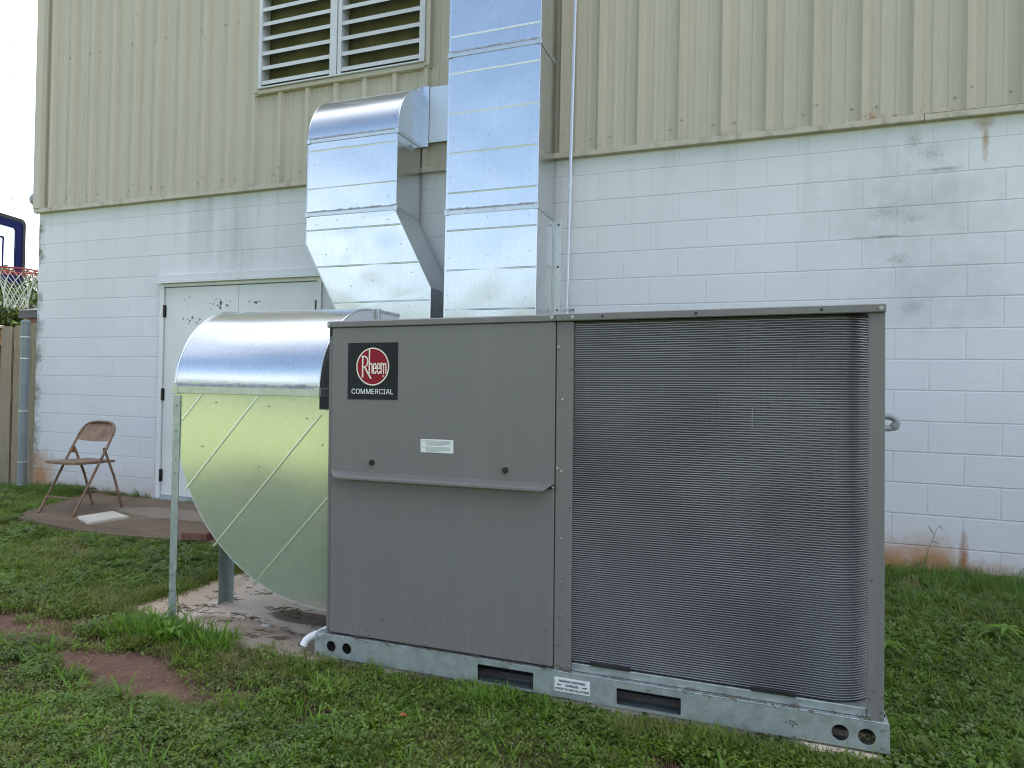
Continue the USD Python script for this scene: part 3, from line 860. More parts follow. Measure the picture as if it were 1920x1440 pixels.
# mitred offset: left edge kinks at 2.344, right edge kinks at 2.551
L = [(ux0, 2.585), (ux0, 2.344), (lx0, 1.752), (lx0, 0.6)]
R = [(ux1, 2.585), (ux1, 2.551), (lx1, 1.945), (lx1, 0.6)]
for i in range(3):
    a0, a1, b0, b1 = L[i + 1], R[i + 1], L[i], R[i]
    obj("front_panel", duct_sheet("f", [(a0[0], YF, a0[1]), (a1[0], YF, a1[1]), (b1[0], YF, b1[1]), (b0[0], YF, b0[1])], od, None, 20, 20, 0.011 if i == 1 else 0.004, 11 + i), MAT["galv"], od, smooth=True)
    obj("side_panel", duct_sheet("s", [(a1[0], YF, a1[1]), (a1[0], -0.06, a1[1]), (b1[0], -0.06, b1[1]), (b1[0], YF, b1[1])], od, None, 8, 14, 0.004, 21 + i), MAT["galv"], od, smooth=True)
    obj("side_panel", duct_sheet("s", [(a0[0], -0.06, a0[1]), (a0[0], YF, a0[1]), (b0[0], YF, b0[1]), (b0[0], -0.06, b0[1])], od, None, 3, 3), MAT["galv"], od, smooth=True)
# bent seam edges
def edge(pl, r=0.003):
    return cat(*[tube([(a[0], YF, a[1]), (b[0], YF, b[1])], r, 6) for a, b in zip(pl[:-1], pl[1:])])
obj("seam_edge", edge([(ux0, 3.195)] + L, 0.0045), MAT["galv"], od)
obj("seam_edge", edge([(ux1, 3.195)] + R, 0.003), MAT["galv"], od)
def lerp_x(pl, z):
    for a, b in zip(pl[:-1], pl[1:]):
        if b[1] <= z <= a[1]:
            t = (a[1] - z) / (a[1] - b[1])
            return a[0] + (b[0] - a[0]) * t
    return pl[0][0] if z > pl[0][1] else pl[-1][0]
for z in (3.116, 2.801, 2.456, 2.150, 1.850, 1.55):
    xa, xb = lerp_x(L, z), lerp_x(R, z)
    obj("bead", cat(bead_x(xa + 0.006, xb - 0.006, YF, z), bead_y(xb, YF + 0.004, -0.06, z - 0.002) if z > 2.6 or z < 1.9 else None), MAT["galv"], od)
slip_band(od, ux0, ux1, YF, -0.06, 2.571, 2.604)
slip_band(od, ux0, ux1, YF, -0.06, 3.182, 3.213)
# round elbow into the wall
th = np.linspace(0, math.pi / 2, 28)
ey, ez = 0.0 - 0.437 * np.cos(th), 3.214 + 0.452 * np.sin(th)
nx = 12
P = np.array([[x, y, z] for y, z in zip(ey, ez) for x in np.linspace(ux0, ux1, nx)])
obj("elbow_wrap", trimesh.Trimesh(P, sheet(P, 28, nx).faces[:, ::-1], process=False), MAT["galv"], od, smooth=True)
cheek = sg.Polygon([(-0.062, 3.2), (-0.437, 3.2)] + [(y, z) for y, z in zip(ey, ez) if y < -0.062] + [(-0.062, ez[ey < -0.062][-1])])
for x in (ux0, ux1):
    ck = prism_x(cheek, x - 0.0008, x + 0.0008)
    obj("elbow_cheek", ck, MAT["galv"], od)
    obj("cheek_seam", tube([(x, y, z) for y, z in zip(ey, ez) if y < -0.05], 0.004, 6), MAT["galv"], od)
obj("wall_flange", cat(rbox(ux1 + 0.001, ux1 + 0.074, -0.066, -0.0605, 3.19, 3.70, 0.001), rbox(ux1 + 0.001, ux1 + 0.004, -0.10, -0.0665, 3.19, 3.70, 0.0005)), MAT["galv"], od)
obj("patch_panel", box(-4.5, tx0 + 0.1, -0.0545, -0.0515, 3.225, 3.692), MAT["galv_patch"], od)
pts = [disc_y(x, YF - 0.001, z, 0.0045, 0.003, 8) for x, z in ((-4.33, 3.0), (-3.62, 2.68), (-4.0, 2.28), (-3.5, 2.3), (-4.2, 2.25), (-3.75, 2.02), (-3.4, 2.07), (-3.95, 1.98), (-3.3, 1.87), (-3.42, 1.81), (-4.1, 2.53), (-3.85, 2.53), (-3.62, 2.5), (-4.3, 2.5))]
pts += [disc_y(x, YF + 0.012, 3.27 + d, 0.0045, 0.012, 8) for x, d in ((-4.3, 0.01), (-4.08, 0.02), (-3.85, 0.03), (-3.62, 0.045))]
obj("rivets", cat(*pts), MAT["screw"], od, kind="stuff")

# ------------------------------------------------------------------ big elbow of the supply duct beside the unit
EY, EB = -2.5, -2.16
ex0, ex1 = -3.588, -2.714
ed = thing("elbow_duct", "large galvanised elbow duct on two posts joining the left side of the air conditioner", "duct")
cc, rad = (-2.652, 1.085), 0.940
th = np.linspace(math.pi, 1.5 * math.pi, 40)
heel = [(cc[0] + rad * math.cos(t), cc[1] + rad * math.sin(t)) for t in th]
outline = sg.Polygon([(ex0 - 0.0, 1.13)] + [(max(x, ex0), z) for x, z in heel] + [(-2.60, 0.145), (-2.60, 1.063), (ex1, 1.063), (ex1, 1.13)])
for y in (EY, EB):
    q = prism_y(outline, y, y + 0.0016)
    if y == EY:
        # fine grid so that the sheet can be faintly wavy
        u = np.linspace(ex0, -2.60, 40); w = np.linspace(0.14, 1.13, 40)
        q = trimesh.Trimesh(q.vertices, q.faces, process=False)
    obj("cheek", q, MAT["galv_cheek"] if y == EY else MAT["galv"], ed)
hp = [(ex0, 1.13)] + [(max(x, ex0), z) for x, z in heel] + [(-2.60, 0.145)]
P = np.array([[x, y, z] for x, z in hp for y in np.linspace(EY, EB + 0.0016, 4)])
obj("heel_wrap", sheet(P, len(hp), 4), MAT["galv"], ed, smooth=40)
obj("heel_seam", tube([(x, EY, z) for x, z in hp], 0.0008, 6), MAT["galv"], ed, smooth=True)
obj("throat", cat(box(ex1, ex1 + 0.0015, EY + 0.001, EB, 1.063, 1.13), box(ex1, -2.60, EY + 0.001, EB, 1.0615, 1.063)), MAT["galv"], ed)
# diagonal stiffening ribs pressed in the cheek
def cheek_rib(a, b, w=0.0058, h=0.0009):
    a, b = np.array(a), np.array(b)
    d = (b - a) / np.linalg.norm(b - a)
    n = np.array([-d[1], d[0]])
    V = []
    for q in (a, b):
        for s, yy in ((-1, 0.0), (-0.45, -h), (0.45, -h), (1, 0.0)):
            e = q + n * s * w
            V.append([e[0], EY + yy - 0.0002, e[1]])
    F = []
    for k in range(3):
        F += [[k, k + 1, k + 5], [k, k + 5, k + 4]]
    return trimesh.Trimesh(np.array(V), np.array(F), process=False)
for a, b in (((-3.500, 0.640), (-3.06, 1.118)), ((-3.315, 0.372), (-2.70, 1.04)), ((-3.068, 0.212), (-2.62, 0.695)), ((-2.72, 0.140), (-2.62, 0.25)), ((-3.54, 0.98), (-3.41, 1.118))):
    obj("stiffener", cheek_rib(a, b), MAT["galv_cheek"], ed, smooth=60)
# upper elbow turning back towards the wall
ecy, ecz, er = -2.078, 1.150, 0.422
th = np.linspace(0, math.pi / 2, 32)
ey, ez = ecy - er * np.cos(th), ecz + er * np.sin(th)
nx = 10
P = np.array([[x, y, z] for y, z in zip(ey, ez) for x in np.linspace(ex0, ex1, nx)])
P[:, 2] += 0.0015 * (meshkit.fbm(P * 4, 2, 8) - 0.5)
obj("elbow_wrap", trimesh.Trimesh(P, sheet(P, 32, nx).faces[:, ::-1], process=False), MAT["galv"], ed, smooth=True)
ck = sg.Polygon([(EB, 1.14), (EY, 1.14)] + list(zip(ey, ez)) + [(ecy + 0.06, ecz + er), (ecy + 0.06, 1.235), (ecy, 1.235), (EB + 0.01, 1.20)])
for x in (ex0, ex1):
    obj("elbow_cheek", prism_x(ck, x - 0.0008, x + 0.0008), MAT["galv"], ed)
    obj("cheek_seam", tube([(x, y, z) for y, z in zip(ey, ez)], 0.006, 6), MAT["galv"], ed, smooth=True)
slip_band(ed, ex0, ex1, EY, EB, 1.122, 1.160, 0.008)
# run towards the wall: straight, quick jog to the left, straight again
zt, zb = 1.572, 1.235
path = [(-3.588, -2.714, -2.018), (-3.588, -2.714, -1.79), (-4.07, -3.228, -1.25), (-4.07, -3.228, YF - 0.002)]
for (a0, a1, ya), (b0, b1, yb) in zip(path[:-1], path[1:]):
    V = np.array([[a0, ya, zb], [a1, ya, zb], [a1, ya, zt], [a0, ya, zt], [b0, yb, zb], [b1, yb, zb], [b1, yb, zt], [b0, yb, zt]])
    F = []
    for q in range(4):
        r = (q + 1) % 4
        F += [[q, r, 4 + r], [q, 4 + r, 4 + q]]
    obj("duct_run", trimesh.Trimesh(V, np.array(F), process=False), MAT["galv"], ed)
obj("joint_flange", cat(rbox(ex1 + 0.0005, ex1 + 0.018, -2.035, -2.005, zb, zt + 0.012, 0.002), rbox(ex0, ex1, -2.035, -2.005, zt + 0.0005, zt + 0.014, 0.002)), MAT["galv_dull"], ed)
obj("top_lip", rbox(ex1 - 0.004, ex1 + 0.006, -2.0, -1.79, zt - 0.004, zt + 0.010, 0.001), MAT["galv_dull"], ed)
pts = [disc_y(x, EY - 0.001, z, 0.004, 0.003, 8) for x, z in ((-3.32, 1.08), (-3.0, 1.07), (-2.78, 1.02), (-2.69, 0.9), (-3.05, 0.78), (-2.95, 0.5), (-3.2, 0.62), (-2.75, 0.62), (-2.68, 0.43), (-3.4, 0.86), (-2.8, 0.3))]
obj("rivets", cat(*pts), MAT["screw"], ed, kind="stuff")
# posts
obj("post", cat(rbox(-3.592, -3.546, EY - 0.0055, EY - 0.0025, pad_z(-3.57) + 0.001, 1.108, 0.001), rbox(-3.593, -3.5902, EY - 0.0022, EY + 0.042, pad_z(-3.57) + 0.001, 1.108, 0.001)), MAT["galv_dull"], ed)
obj("post", cat(rbox(-3.545, -3.542, -2.222, -2.162, pad_z(-3.54) + 0.001, 0.9, 0.001), rbox(-3.5418, -3.493, -2.165, -2.162, pad_z(-3.54) + 0.001, 0.9, 0.001)), MAT["galv_dull"], ed)
obj("post_screws", cat(*[screw(-3.570, EY - 0.0055, z, 0.005) for z in (1.06, 0.93, 0.79, 0.72)]), MAT["screw"], ed, kind="stuff")

# ------------------------------------------------------------------ the air conditioner
UX, UY = -1.498, -2.573
ac = thing("air_conditioner", "big grey packaged air conditioner on a galvanised base rail in the grass", "air conditioner", (UX, UY, 0.0), (0, -math.degrees(0.011), 0))
W2, DP = 1.1015, 1.32
cap = cat(rbox(-W2, -0.0415, -0.016, 0.0, 1.444, 1.4705, 0.003), rbox(-0.0405, W2, -0.019, -0.001, 1.444, 1.4725, 0.003), rbox(-W2, W2, 0.0005, DP, 1.462, 1.474, 0.002),
          rbox(-W2, -W2 + 0.012, 0.0005, DP, 1.444, 1.4615, 0.002), rbox(W2 - 0.012, W2, 0.0005, DP, 1.444, 1.4615, 0.002))
tc = obj("top_cap", cap, MAT["cabinet"], ac)
obj("cap_screws", cat(*[screw(x, y, 1.458, 0.006) for x, y in ((-1.088, -0.016), (-0.055, -0.016), (0.028, -0.019), (1.086, -0.019))]), MAT["screw"], tc, kind="stuff")
obj("cap_holes", cat(*[disc_y(x, -0.019, 1.458, 0.0055, 0.0006, 10) for x in (0.145, 0.49, 0.905)]), MAT["black"], tc, kind="stuff")
obj("left_corner_post", cat(rbox(-1.097, -1.0795, -0.002, 0.03, 0.098, 1.4435, 0.002), rbox(-1.097, -1.092, 0.0305, DP, 0.098, 1.4435, 0.001)), MAT["cabinet"], ac)
ap = obj("access_panel", rbox(-1.0765, -0.0425, -0.010, 0.02, 0.806, 1.4425, 0.003), MAT["cabinet"], ac)
lp = obj("lower_panel", rbox(-1.0765, -0.0425, -0.008, 0.02, 0.099, 0.789, 0.003), MAT["cabinet"], ac)
lg = sg.Polygon([(-0.009, 0.812), (-0.012, 0.812), (-0.036, 0.797), (-0.040, 0.790), (-0.040, 0.781), (-0.037, 0.781), (-0.037, 0.789), (-0.034, 0.794), (-0.009, 0.806)])
lm = prism_x(lg, -1.074, -0.038)
v = lm.vertices.copy()
k = np.clip((0.812 - v[:, 2]) / 0.031, 0, 1)
mid = (-1.074 - 0.038) / 2
half = 0.518
v[:, 0] = mid + (v[:, 0] - mid) * (half - 0.045 * k) / half
lm.vertices = v
obj("handle_ledge", lm, MAT["cabinet"], ac)
obj("mid_post", rbox(-0.0395, 0.0285, -0.006, 0.04, 0.088, 1.4435, 0.003), MAT["cabinet"], ac)
obj("right_post", cat(rbox(1.050, 1.1005, -0.006, -0.001, 0.090, 1.4435, 0.002), rbox(1.0965, 1.1005, -0.0005, 0.03, 0.090, 1.4435, 0.001)), MAT["cabinet"], ac)
obj("rear_body", cat(rbox(-1.09, -0.0, 0.035, DP - 0.004, 0.10, 1.4435, 0.003), rbox(-0.0, 1.08, DP - 0.03, DP - 0.004, 0.10, 1.4435, 0.003)), MAT["cabinet"], ac)
for x, z in ((-0.865, 0.8556), (-0.2467, 0.8538)):
    obj("latch", cat(disc_y(x, -0.010, z, 0.0125, 0.006, 20), disc_y(x, -0.0155, z, 0.009, 0.004, 20), box(x - 0.0015, x + 0.0015, -0.0205, -0.0192, z - 0.007, z + 0.007)), MAT["black"], ap)
# badge
dc = obj("badge", rbox(-0.992, -0.742, -0.0118, -0.0103, 1.128, 1.374, 0.0005), MAT["decal_black"], ap)
bx, bz = -0.866, 1.2702
ring = sg.Point(0, 0).buffer(0.082, 48)
yb = -0.0122
obj("badge_ring", prism_y(affinity.translate(ring.difference(sg.Point(0, 0).buffer(0.0765, 48)), bx, bz), yb - 0.0006, yb + 0.0002), MAT["decal_cream"], dc)
obj("badge_disc", prism_y(affinity.translate(sg.Point(0, 0).buffer(0.0766, 48), bx, bz), yb - 0.0002, yb + 0.0003), MAT["decal_red"], dc)
# hand-drawn condensed lettering "Rheem" (units: pixels of a drawing, centre 849,765; 212 px tall half, 187 px wide half)
def P2(x, y):
    return ((x - 849) / 187 * 0.082, -(y - 765) / 212 * 0.082)
def stroke(pts, w):
    return sg.LineString([P2(*p) for p in pts]).buffer(w / 2, cap_style=2, join_style=1)
wS = 0.0062
letters = [stroke([(735, 642), (735, 888)], wS * 1.1),
           stroke([(720, 652), (762, 650), (785, 668), (795, 705), (786, 745), (765, 768), (728, 772)], wS * 0.95),
           stroke([(762, 772), (790, 830), (832, 898)], wS * 1.15),
           stroke([(812, 574), (812, 846)], wS * 1.0),
           stroke([(812, 752), (820, 735), (832, 730), (842, 740), (845, 760), (845, 846)], wS * 0.9)]
for cx in (874, 918):
    letters.append(stroke([(cx - 14, 785), (cx + 14, 785), (cx + 14, 755), (cx + 8, 735), (cx, 729), (cx - 8, 735), (cx - 15, 760), (cx - 15, 812), (cx - 8, 838), (cx, 843), (cx + 9, 838), (cx + 15, 815)], wS * 0.85))
letters += [stroke([(947, 724), (947, 846)], wS * 0.9), stroke([(947, 750), (955, 734), (964, 730), (971, 738), (974, 760), (974, 846)], wS * 0.85),
            stroke([(974, 750), (982, 734), (990, 730), (998, 740), (1001, 762), (1001, 846)], wS * 0.85)]
letters.append(sg.Point(*P2(972, 870)).buffer(0.0042).difference(sg.Point(*P2(972, 870)).buffer(0.0026)))
obj("badge_word", prism_y(affinity.translate(unary_union(letters), bx, bz), yb - 0.0011, yb - 0.00025), MAT["decal_cream"], dc)
obj("badge_caption", text_y("COMMERCIAL", 0.0222, -0.867, -0.0119, 1.1515, width=0.208), MAT["decal_white"], dc)
lb = obj("warning_label", rbox(-0.629, -0.477, -0.0116, -0.0103, 0.910, 0.9656, 0.0004), MAT["label_white"], ap)
lines = []
for i in range(11):
    if i == 5:
        continue
    z = 0.9595 - i * 0.0043
    x0 = -0.604 if i not in (0, 6) else -0.622
    x1 = -0.489 - (0.035 if i in (4, 10) else 0.0) - rng.uniform(0, 0.006)
    x = x0
    while x < x1:
        w = rng.uniform(0.003, 0.009)
        lines.append(box(x, min(x + w, x1), -0.0121, -0.0117, z - 0.0009, z + 0.0007))
        x += w + 0.0014
obj("label_print", cat(*lines), MAT["grey_ink"], lb)
# screws of the mid post and around the panels
def ux(X, z): return X - UX + 0.011 * z
scr = [screw(x, -0.0062, z, 0.0048) for x, z in ((-0.030, 1.345), (-0.012, 1.14), (-0.031, 0.872), (-0.014, 0.862), (-0.013, 0.60), (-0.012, 0.43), (-0.012, 0.30), (-0.030, 0.112), (-0.006, 0.108), (0.022, 0.110), (-0.014, 0.19))]
scr += [screw(x, -0.0082, z, 0.005) for x, z in ((-1.06, 0.112), (-0.6, 0.112), (-0.075, 0.112), (-0.047, 0.797))]
scr += [screw(1.056, -0.0062, 0.103, 0.005), screw(1.094, -0.0062, 0.103, 0.005), screw(-1.089, -0.003, 0.11, 0.005)]
obj("panel_screws", cat(*scr), MAT["screw"], ac, kind="stuff")
obj("post_holes", cat(*[disc_y(x, -0.0061, z, 0.0032, 0.0004, 8) for x, z in ((0.022, 1.26), (0.021, 0.72), (1.063, 0.55), (0.02, 0.25))]), MAT["black"], ac, kind="stuff")
obj("corner_clip", rbox(-1.094, -1.083, -0.006, -0.0022, 1.406, 1.442, 0.001), MAT["black"], ac)
# base rail with fork pockets and lifting holes
rail = sg.box(-1.137, -0.007, 1.114, 0.0885)
for x0, x1, z0, z1 in ((-0.354, -0.117, 0.002, 0.069), (0.212, 0.447, 0.003, 0.064)):
    rail = rail.difference(sg.box(x0 + 0.004, z0 + 0.004, x1 - 0.004, z1 - 0.004).buffer(0.004, 3))
for x, z, r in ((-1.055, 0.041, 0.0235), (-0.975, 0.0415, 0.0235), (0.9685, 0.0375, 0.0265), (1.0485, 0.038, 0.0265)):
    rail = rail.difference(sg.Point(x, z).buffer(r, 10))
br = obj("base_rail", cat(prism_y(rail, -0.020, -0.0165), rbox(-1.137, 1.114, -0.0195, 0.03, 0.0888, 0.0915, 0.001), box(-1.137, 1.114, -0.016, 0.05, -0.0068, -0.004)), MAT["galv_dull"], ac)
obj("rail_end", cat(rbox(-1.1385, -1.098, -0.0245, -0.0203, -0.0065, 0.088, 0.0012), rbox(-1.1385, -1.135, -0.02, DP, -0.0065, 0.088, 0.001), rbox(1.1112, 1.1155, -0.0205, DP, -0.0065, 0.088, 0.001)), MAT["galv_dull"], br)
obj("rail_bolts", cat(*[screw(x, y, z, 0.0055) for x, y, z in ((-1.118, -0.0245, 0.072), (-1.118, -0.0245, 0.012), (1.096, -0.020, 0.070), (1.096, -0.020, 0.010), (-0.235, -0.02, 0.076), (-0.18, -0.02, 0.0), (0.33, -0.02, 0.075))]), MAT["screw"], br, kind="stuff")
obj("drain_holes", cat(*[disc_y(0.80 + dx, -0.0200, 0.042 + dz, 0.0028, 0.0003, 8) for dx, dz in ((0, 0), (0.012, -0.002), (0.02, 0.006), (0.024, -0.004), (0.028, 0.004), (0.034, -0.001), (0.021, -0.011), (0.013, 0.007))]), MAT["black"], br, kind="stuff")
# inside of the base: a dark floor of wood blocking
obj("base_floor", cat(box(-1.13, 1.105, 0.12, DP - 0.01, -0.0065, 0.08)), MAT["dark"], ac)
sl = obj("shipping_label", rbox(-0.030, 0.110, -0.0213, -0.0202, 0.016, 0.0695, 0.0003), MAT["label_white"], br)
ty = -0.0214
obj("label_print", cat(text_y("REMOVE SHIPPING", 0.0078, 0.040, ty, 0.0535, True, 0.104), text_y("DUNNAGE", 0.0078, 0.040, ty, 0.0385, True, 0.05), text_y("PRIOR TO INSTALLATION", 0.0078, 0.040, ty, 0.0235, True, 0.132),
                         *[prism_y(sg.Polygon([(c - s * 0.010, 0.0412), (c + s * 0.002, 0.0412), (c + s * 0.002, 0.0385), (c + s * 0.011, 0.0425), (c + s * 0.002, 0.0465), (c + s * 0.002, 0.0438), (c - s * 0.010, 0.0438)]), ty - 0.0008, ty) for c, s in ((-0.010, -1), (0.090, 1))]), MAT["ink"], sl)
# condenser coil
cl = obj("coil", None or rbox(0.0285, 0.9, 0.035, 0.06, 0.125, 1.4435, 0.002), MAT["fins"], ac)
R0 = 0.155
def coil_path(off):
    """(x, y) along the coil's face, pushed out by off"""
    p = [(0.0287, 0.012 - off), (0.32, 0.012 - off), (0.62, 0.012 - off), (1.083 - R0, 0.012 - off)]
    for t in np.linspace(0, math.pi / 2, 12)[1:]:
        p.append((1.083 - R0 + (R0 + off) * math.sin(t), 0.012 + R0 - (R0 + off) * math.cos(t)))
    p.append((1.083 + off, 0.55)); p.append((1.083 + off, DP - 0.05))
    return np.array(p)
def strip(off0, off1, z0, z1):
    """closed rectangular strip following the coil between two offsets"""
    a, b = coil_path(off0), coil_path(off1)
    n = len(a)
    V = np.vstack([np.column_stack([a, np.full(n, z0)]), np.column_stack([b, np.full(n, z0)]), np.column_stack([b, np.full(n, z1)]), np.column_stack([a, np.full(n, z1)])])
    F = []
    for q in range(4):
        r = (q + 1) % 4
        for i in range(n - 1):
            F += [[q * n + i, r * n + i, r * n + i + 1], [q * n + i, r * n + i + 1, q * n + i + 1]]
    return trimesh.Trimesh(V, np.array(F)[:, ::-1], process=False)
obj("coil_fins", strip(-0.012, -0.002, 0.126, 1.4430), MAT["fins"], cl)
pz = 0.00855
for i in range(int((1.440 - 0.130) / pz)):
    z = 0.131 + i * pz
    obj("coil_tube", strip(-0.004, 0.0016, z, z + 0.0017), MAT["coil_tube"], cl)
obj("coil_scratch", box(0.683, 0.6845, 0.0095, 0.0107, 1.045, 1.125), MAT["screw"], cl)
obj("drain_pan", cat(rbox(0.030, 1.05, 0.004, 0.0065, 0.093, 0.121, 0.0008), rbox(0.030, 1.094, 0.0067, 0.5, 0.1185, 0.1212, 0.0005)), MAT["galv_dull"], ac)
for x0, x1, z in ((0.104, 0.258, 0.130), (0.684, 0.833, 0.130)):
    obj("coil_clip", rbox(x0, x1, 0.0005, 0.0035, z - 0.008, z + 0.008, 0.001), MAT["black"], ac)
# drain pipe
pv = obj("drain_pipe", cat(tube([(-1.07, 0.095, 0.112), (-1.13, 0.05, 0.086), (-1.18, 0.016, 0.058)], 0.0135, 16), tube([(-1.163, 0.028, 0.068), (-1.192, 0.008, 0.052), (-1.203, -0.002, 0.041), (-1.209, -0.010, 0.020)], [0.0165, 0.0168, 0.0168, 0.0168], 16)), MAT["pvc"], ac, smooth=40)
# flexible conduit at the back right
lpth = smooth_path([(1.09, 1.22, 1.068), (1.27, 1.24, 1.066), (1.318, 1.24, 1.052), (1.326, 1.24, 1.025), (1.295, 1.24, 1.006), (1.09, 1.22, 1.002)], 6)
lc = obj("flexible_conduit", tube(lpth, 0.015, 12), MAT["grey_flex"], ac, smooth=True)
obj("conduit_fitting", tube([(1.327, 1.24, 1.036), (1.312, 1.24, 1.012)], 0.018, 12), MAT["grey_flex"], lc)
# grass clippings stuck along the base flange
cl_ = []
for i in range(230):
    x = rng.uniform(-1.08, 1.05)
    dens = 0.35 + 0.65 * meshkit.noise(np.array([x * 5, 0, 0]), 4)
    if rng.random() > dens:
        continue
    a = rng.uniform(-0.5, 0.5); l = rng.uniform(0.008, 0.035)
    y0 = rng.uniform(-0.022, -0.004) if x < 0.03 else rng.uniform(-0.021, 0.002)
    up = rng.uniform(0, 0.012)
    pth = [(x, y0, 0.0935), (x + 0.5 * l * math.cos(a), y0 - rng.uniform(0, 0.004), 0.094 + up), (x + l * math.cos(a), y0 - rng.uniform(0, 0.006), 0.0935 + rng.uniform(-0.012, 0.004))]
    cl_.append(tube(pth, rng.uniform(0.0006, 0.0014), 4, caps=False))
obj("clippings", cat(*cl_), MAT["clipping"], ac, kind="stuff")

# ------------------------------------------------------------------ conduit on the wall
cd = thing("wall_conduit", "thin shiny metal conduit running up the wall right of the tall duct", "conduit", (-2.242, -0.072, 0))
obj("pipe", tube([(0.0, 0, 0.7), (0.0, 0, 1.8), (0.022, 0, 4.2), (0.04, 0, 6.4)], 0.0145, 14), MAT["conduit"], cd, smooth=True)
obj("coupling", cat(tube([(0.008, 0, 2.72), (0.0085, 0, 2.79)], 0.0185, 14)), MAT["conduit"], cd, smooth=30)
for z in (1.80, 5.2):
    x = 0.0 if z < 2 else 0.03
    obj("strap", cat(rbox(x - 0.019, x + 0.019, -0.0185, 0.03, z - 0.010, z + 0.010, 0.002), rbox(x + 0.0195, x + 0.05, 0.055, 0.060, z - 0.01, z + 0.01, 0.001), rbox(x + 0.0195, x + 0.023, 0.0, 0.0545, z - 0.01, z + 0.01, 0.001)), MAT["conduit"], cd)
    obj("strap_screw", screw(x + 0.038, 0.0545, z, 0.006), MAT["black"], cd)

# ------------------------------------------------------------------ folding chair
ch = thing("folding_chair", "rusty brown metal folding chair standing on the slab by the doors", "chair", (-6.495, -0.765, 0.019), (0, 0, 1.0))
HW = 0.205
def fr_pt(z):
    """side line of the long front frame: y at height z"""
    return -0.245 + (z / 0.78) * 0.42
for s in (-1, 1):
    obj("front_leg", tube([(s * HW, fr_pt(0.0), 0.0), (s * HW, fr_pt(0.3), 0.3), (s * (HW + 0.004), fr_pt(0.56), 0.56), (s * HW, fr_pt(0.66), 0.66)], 0.0115, 10), MAT["chair"], ch, smooth=40)
    obj("rear_leg", tube([(s * (HW - 0.022), 0.245, 0.0), (s * (HW - 0.022), 0.155, 0.30), (s * (HW - 0.022), fr_pt(0.545) + 0.004, 0.545)], 0.0105, 10), MAT["chair"], ch, smooth=40)
    obj("foot_cap", cat(tube([(s * HW, fr_pt(0.0) - 0.001, 0.0), (s * HW, fr_pt(0.03), 0.03)], 0.0145, 10), tube([(s * (HW - 0.022), 0.246, 0.0), (s * (HW - 0.022), 0.238, 0.03)], 0.0135, 10)), MAT["chair"], ch)
    obj("pivot_plate", rbox(s * (HW - 0.011) - 0.004, s * (HW - 0.011) + 0.004, fr_pt(0.545) - 0.02, fr_pt(0.545) + 0.02, 0.50, 0.56, 0.003), MAT["chair"], ch)
top = [(-HW, fr_pt(0.66), 0.66), (-HW + 0.012, fr_pt(0.715), 0.715), (-HW + 0.05, fr_pt(0.757), 0.757), (-HW + 0.11, fr_pt(0.776), 0.776), (0, fr_pt(0.78), 0.78)]
top = top + [(-x, y, z) for x, y, z in top[-2::-1]]
obj("back_frame", tube(smooth_path(top, 5), 0.0115, 10), MAT["chair"], ch, smooth=True)
nu, nv = 17, 9
P = []
for u in np.linspace(-1, 1, nu):
    for v in np.linspace(0, 1, nv):
        ztop = 0.774 - 0.10 * max(0, abs(u) - 0.35) ** 2 / 0.42 * 1.0
        zbot = 0.605 + 0.012 * (1 - u * u) * 0 + 0.012 * abs(u) ** 2
        z = zbot + (ztop - zbot) * v
        y = fr_pt(z) + 0.012 * (1 - u * u)
        P.append([u * (HW - 0.003), y, z])
P = np.array(P)
bk = sheet(P, nu, nv)
bk2 = trimesh.Trimesh(P + [0, 0.0016, 0], bk.faces[:, ::-1], process=False)
obj("backrest", cat(bk, bk2), MAT["chair"], ch, smooth=True)
seat_poly = sg.Polygon([(-0.165, 0.165), (-0.185, 0.0), (-0.195, -0.17), (-0.175, -0.215), (-0.10, -0.235), (0.10, -0.235), (0.175, -0.215), (0.195, -0.17), (0.185, 0.0), (0.165, 0.165)]).buffer(0.012)
st = cat(prism_z(seat_poly, 0.424, 0.440), prism_z(seat_poly.buffer(-0.012), 0.4402, 0.444))
v = st.vertices.copy(); v[:, 2] += 0.02 * (-v[:, 1]) * 1.2; st.vertices = v
obj("seat", st, MAT["chair"], ch)
obj("cross_bar", tube([(-HW, fr_pt(0.13), 0.13), (HW, fr_pt(0.13), 0.13)], 0.008, 8), MAT["chair"], ch)
obj("cross_bar", tube([(-HW + 0.022, 0.205, 0.135), (HW - 0.022, 0.205, 0.135)], 0.008, 8), MAT["chair"], ch)

# ------------------------------------------------------------------ odd bits on the slab and pad
bp = sg.Polygon([(-6.166, -1.06), (-6.128, -0.755), (-5.80, -0.875), (-5.85, -1.20)])
obj("white_board", cat(prism_z(bp, 0.0185, 0.036), prism_z(bp.buffer(-0.014), 0.0362, 0.041)), MAT["board_white"], label="flat off-white slab lying on the concrete beside the chair", cat="slab")
bk = rbox(-0.10, 0.10, -0.05, 0.05, 0, 0.057, 0.004)
bk.apply_transform(trimesh.transformations.rotation_matrix(0.25, [0, 0, 1])); bk.apply_translation([-4.70, -1.225, 0.019])
obj("loose_brick", bk, MAT["red_brick"], label="loose red brick at the edge of the slab behind the elbow duct", cat="brick")
sc_ = rbox(-0.022, 0.022, -0.012, 0.012, 0, 0.004, 0.001)
sc_.apply_transform(trimesh.transformations.rotation_matrix(0.35, [0, 0, 1])); sc_.apply_translation([-3.08, -2.39, pad_z(-3.08)])
obj("metal_scrap", sc_, MAT["galv_patch"], label="small scrap of sheet metal lying on the concrete pad", cat="scrap")

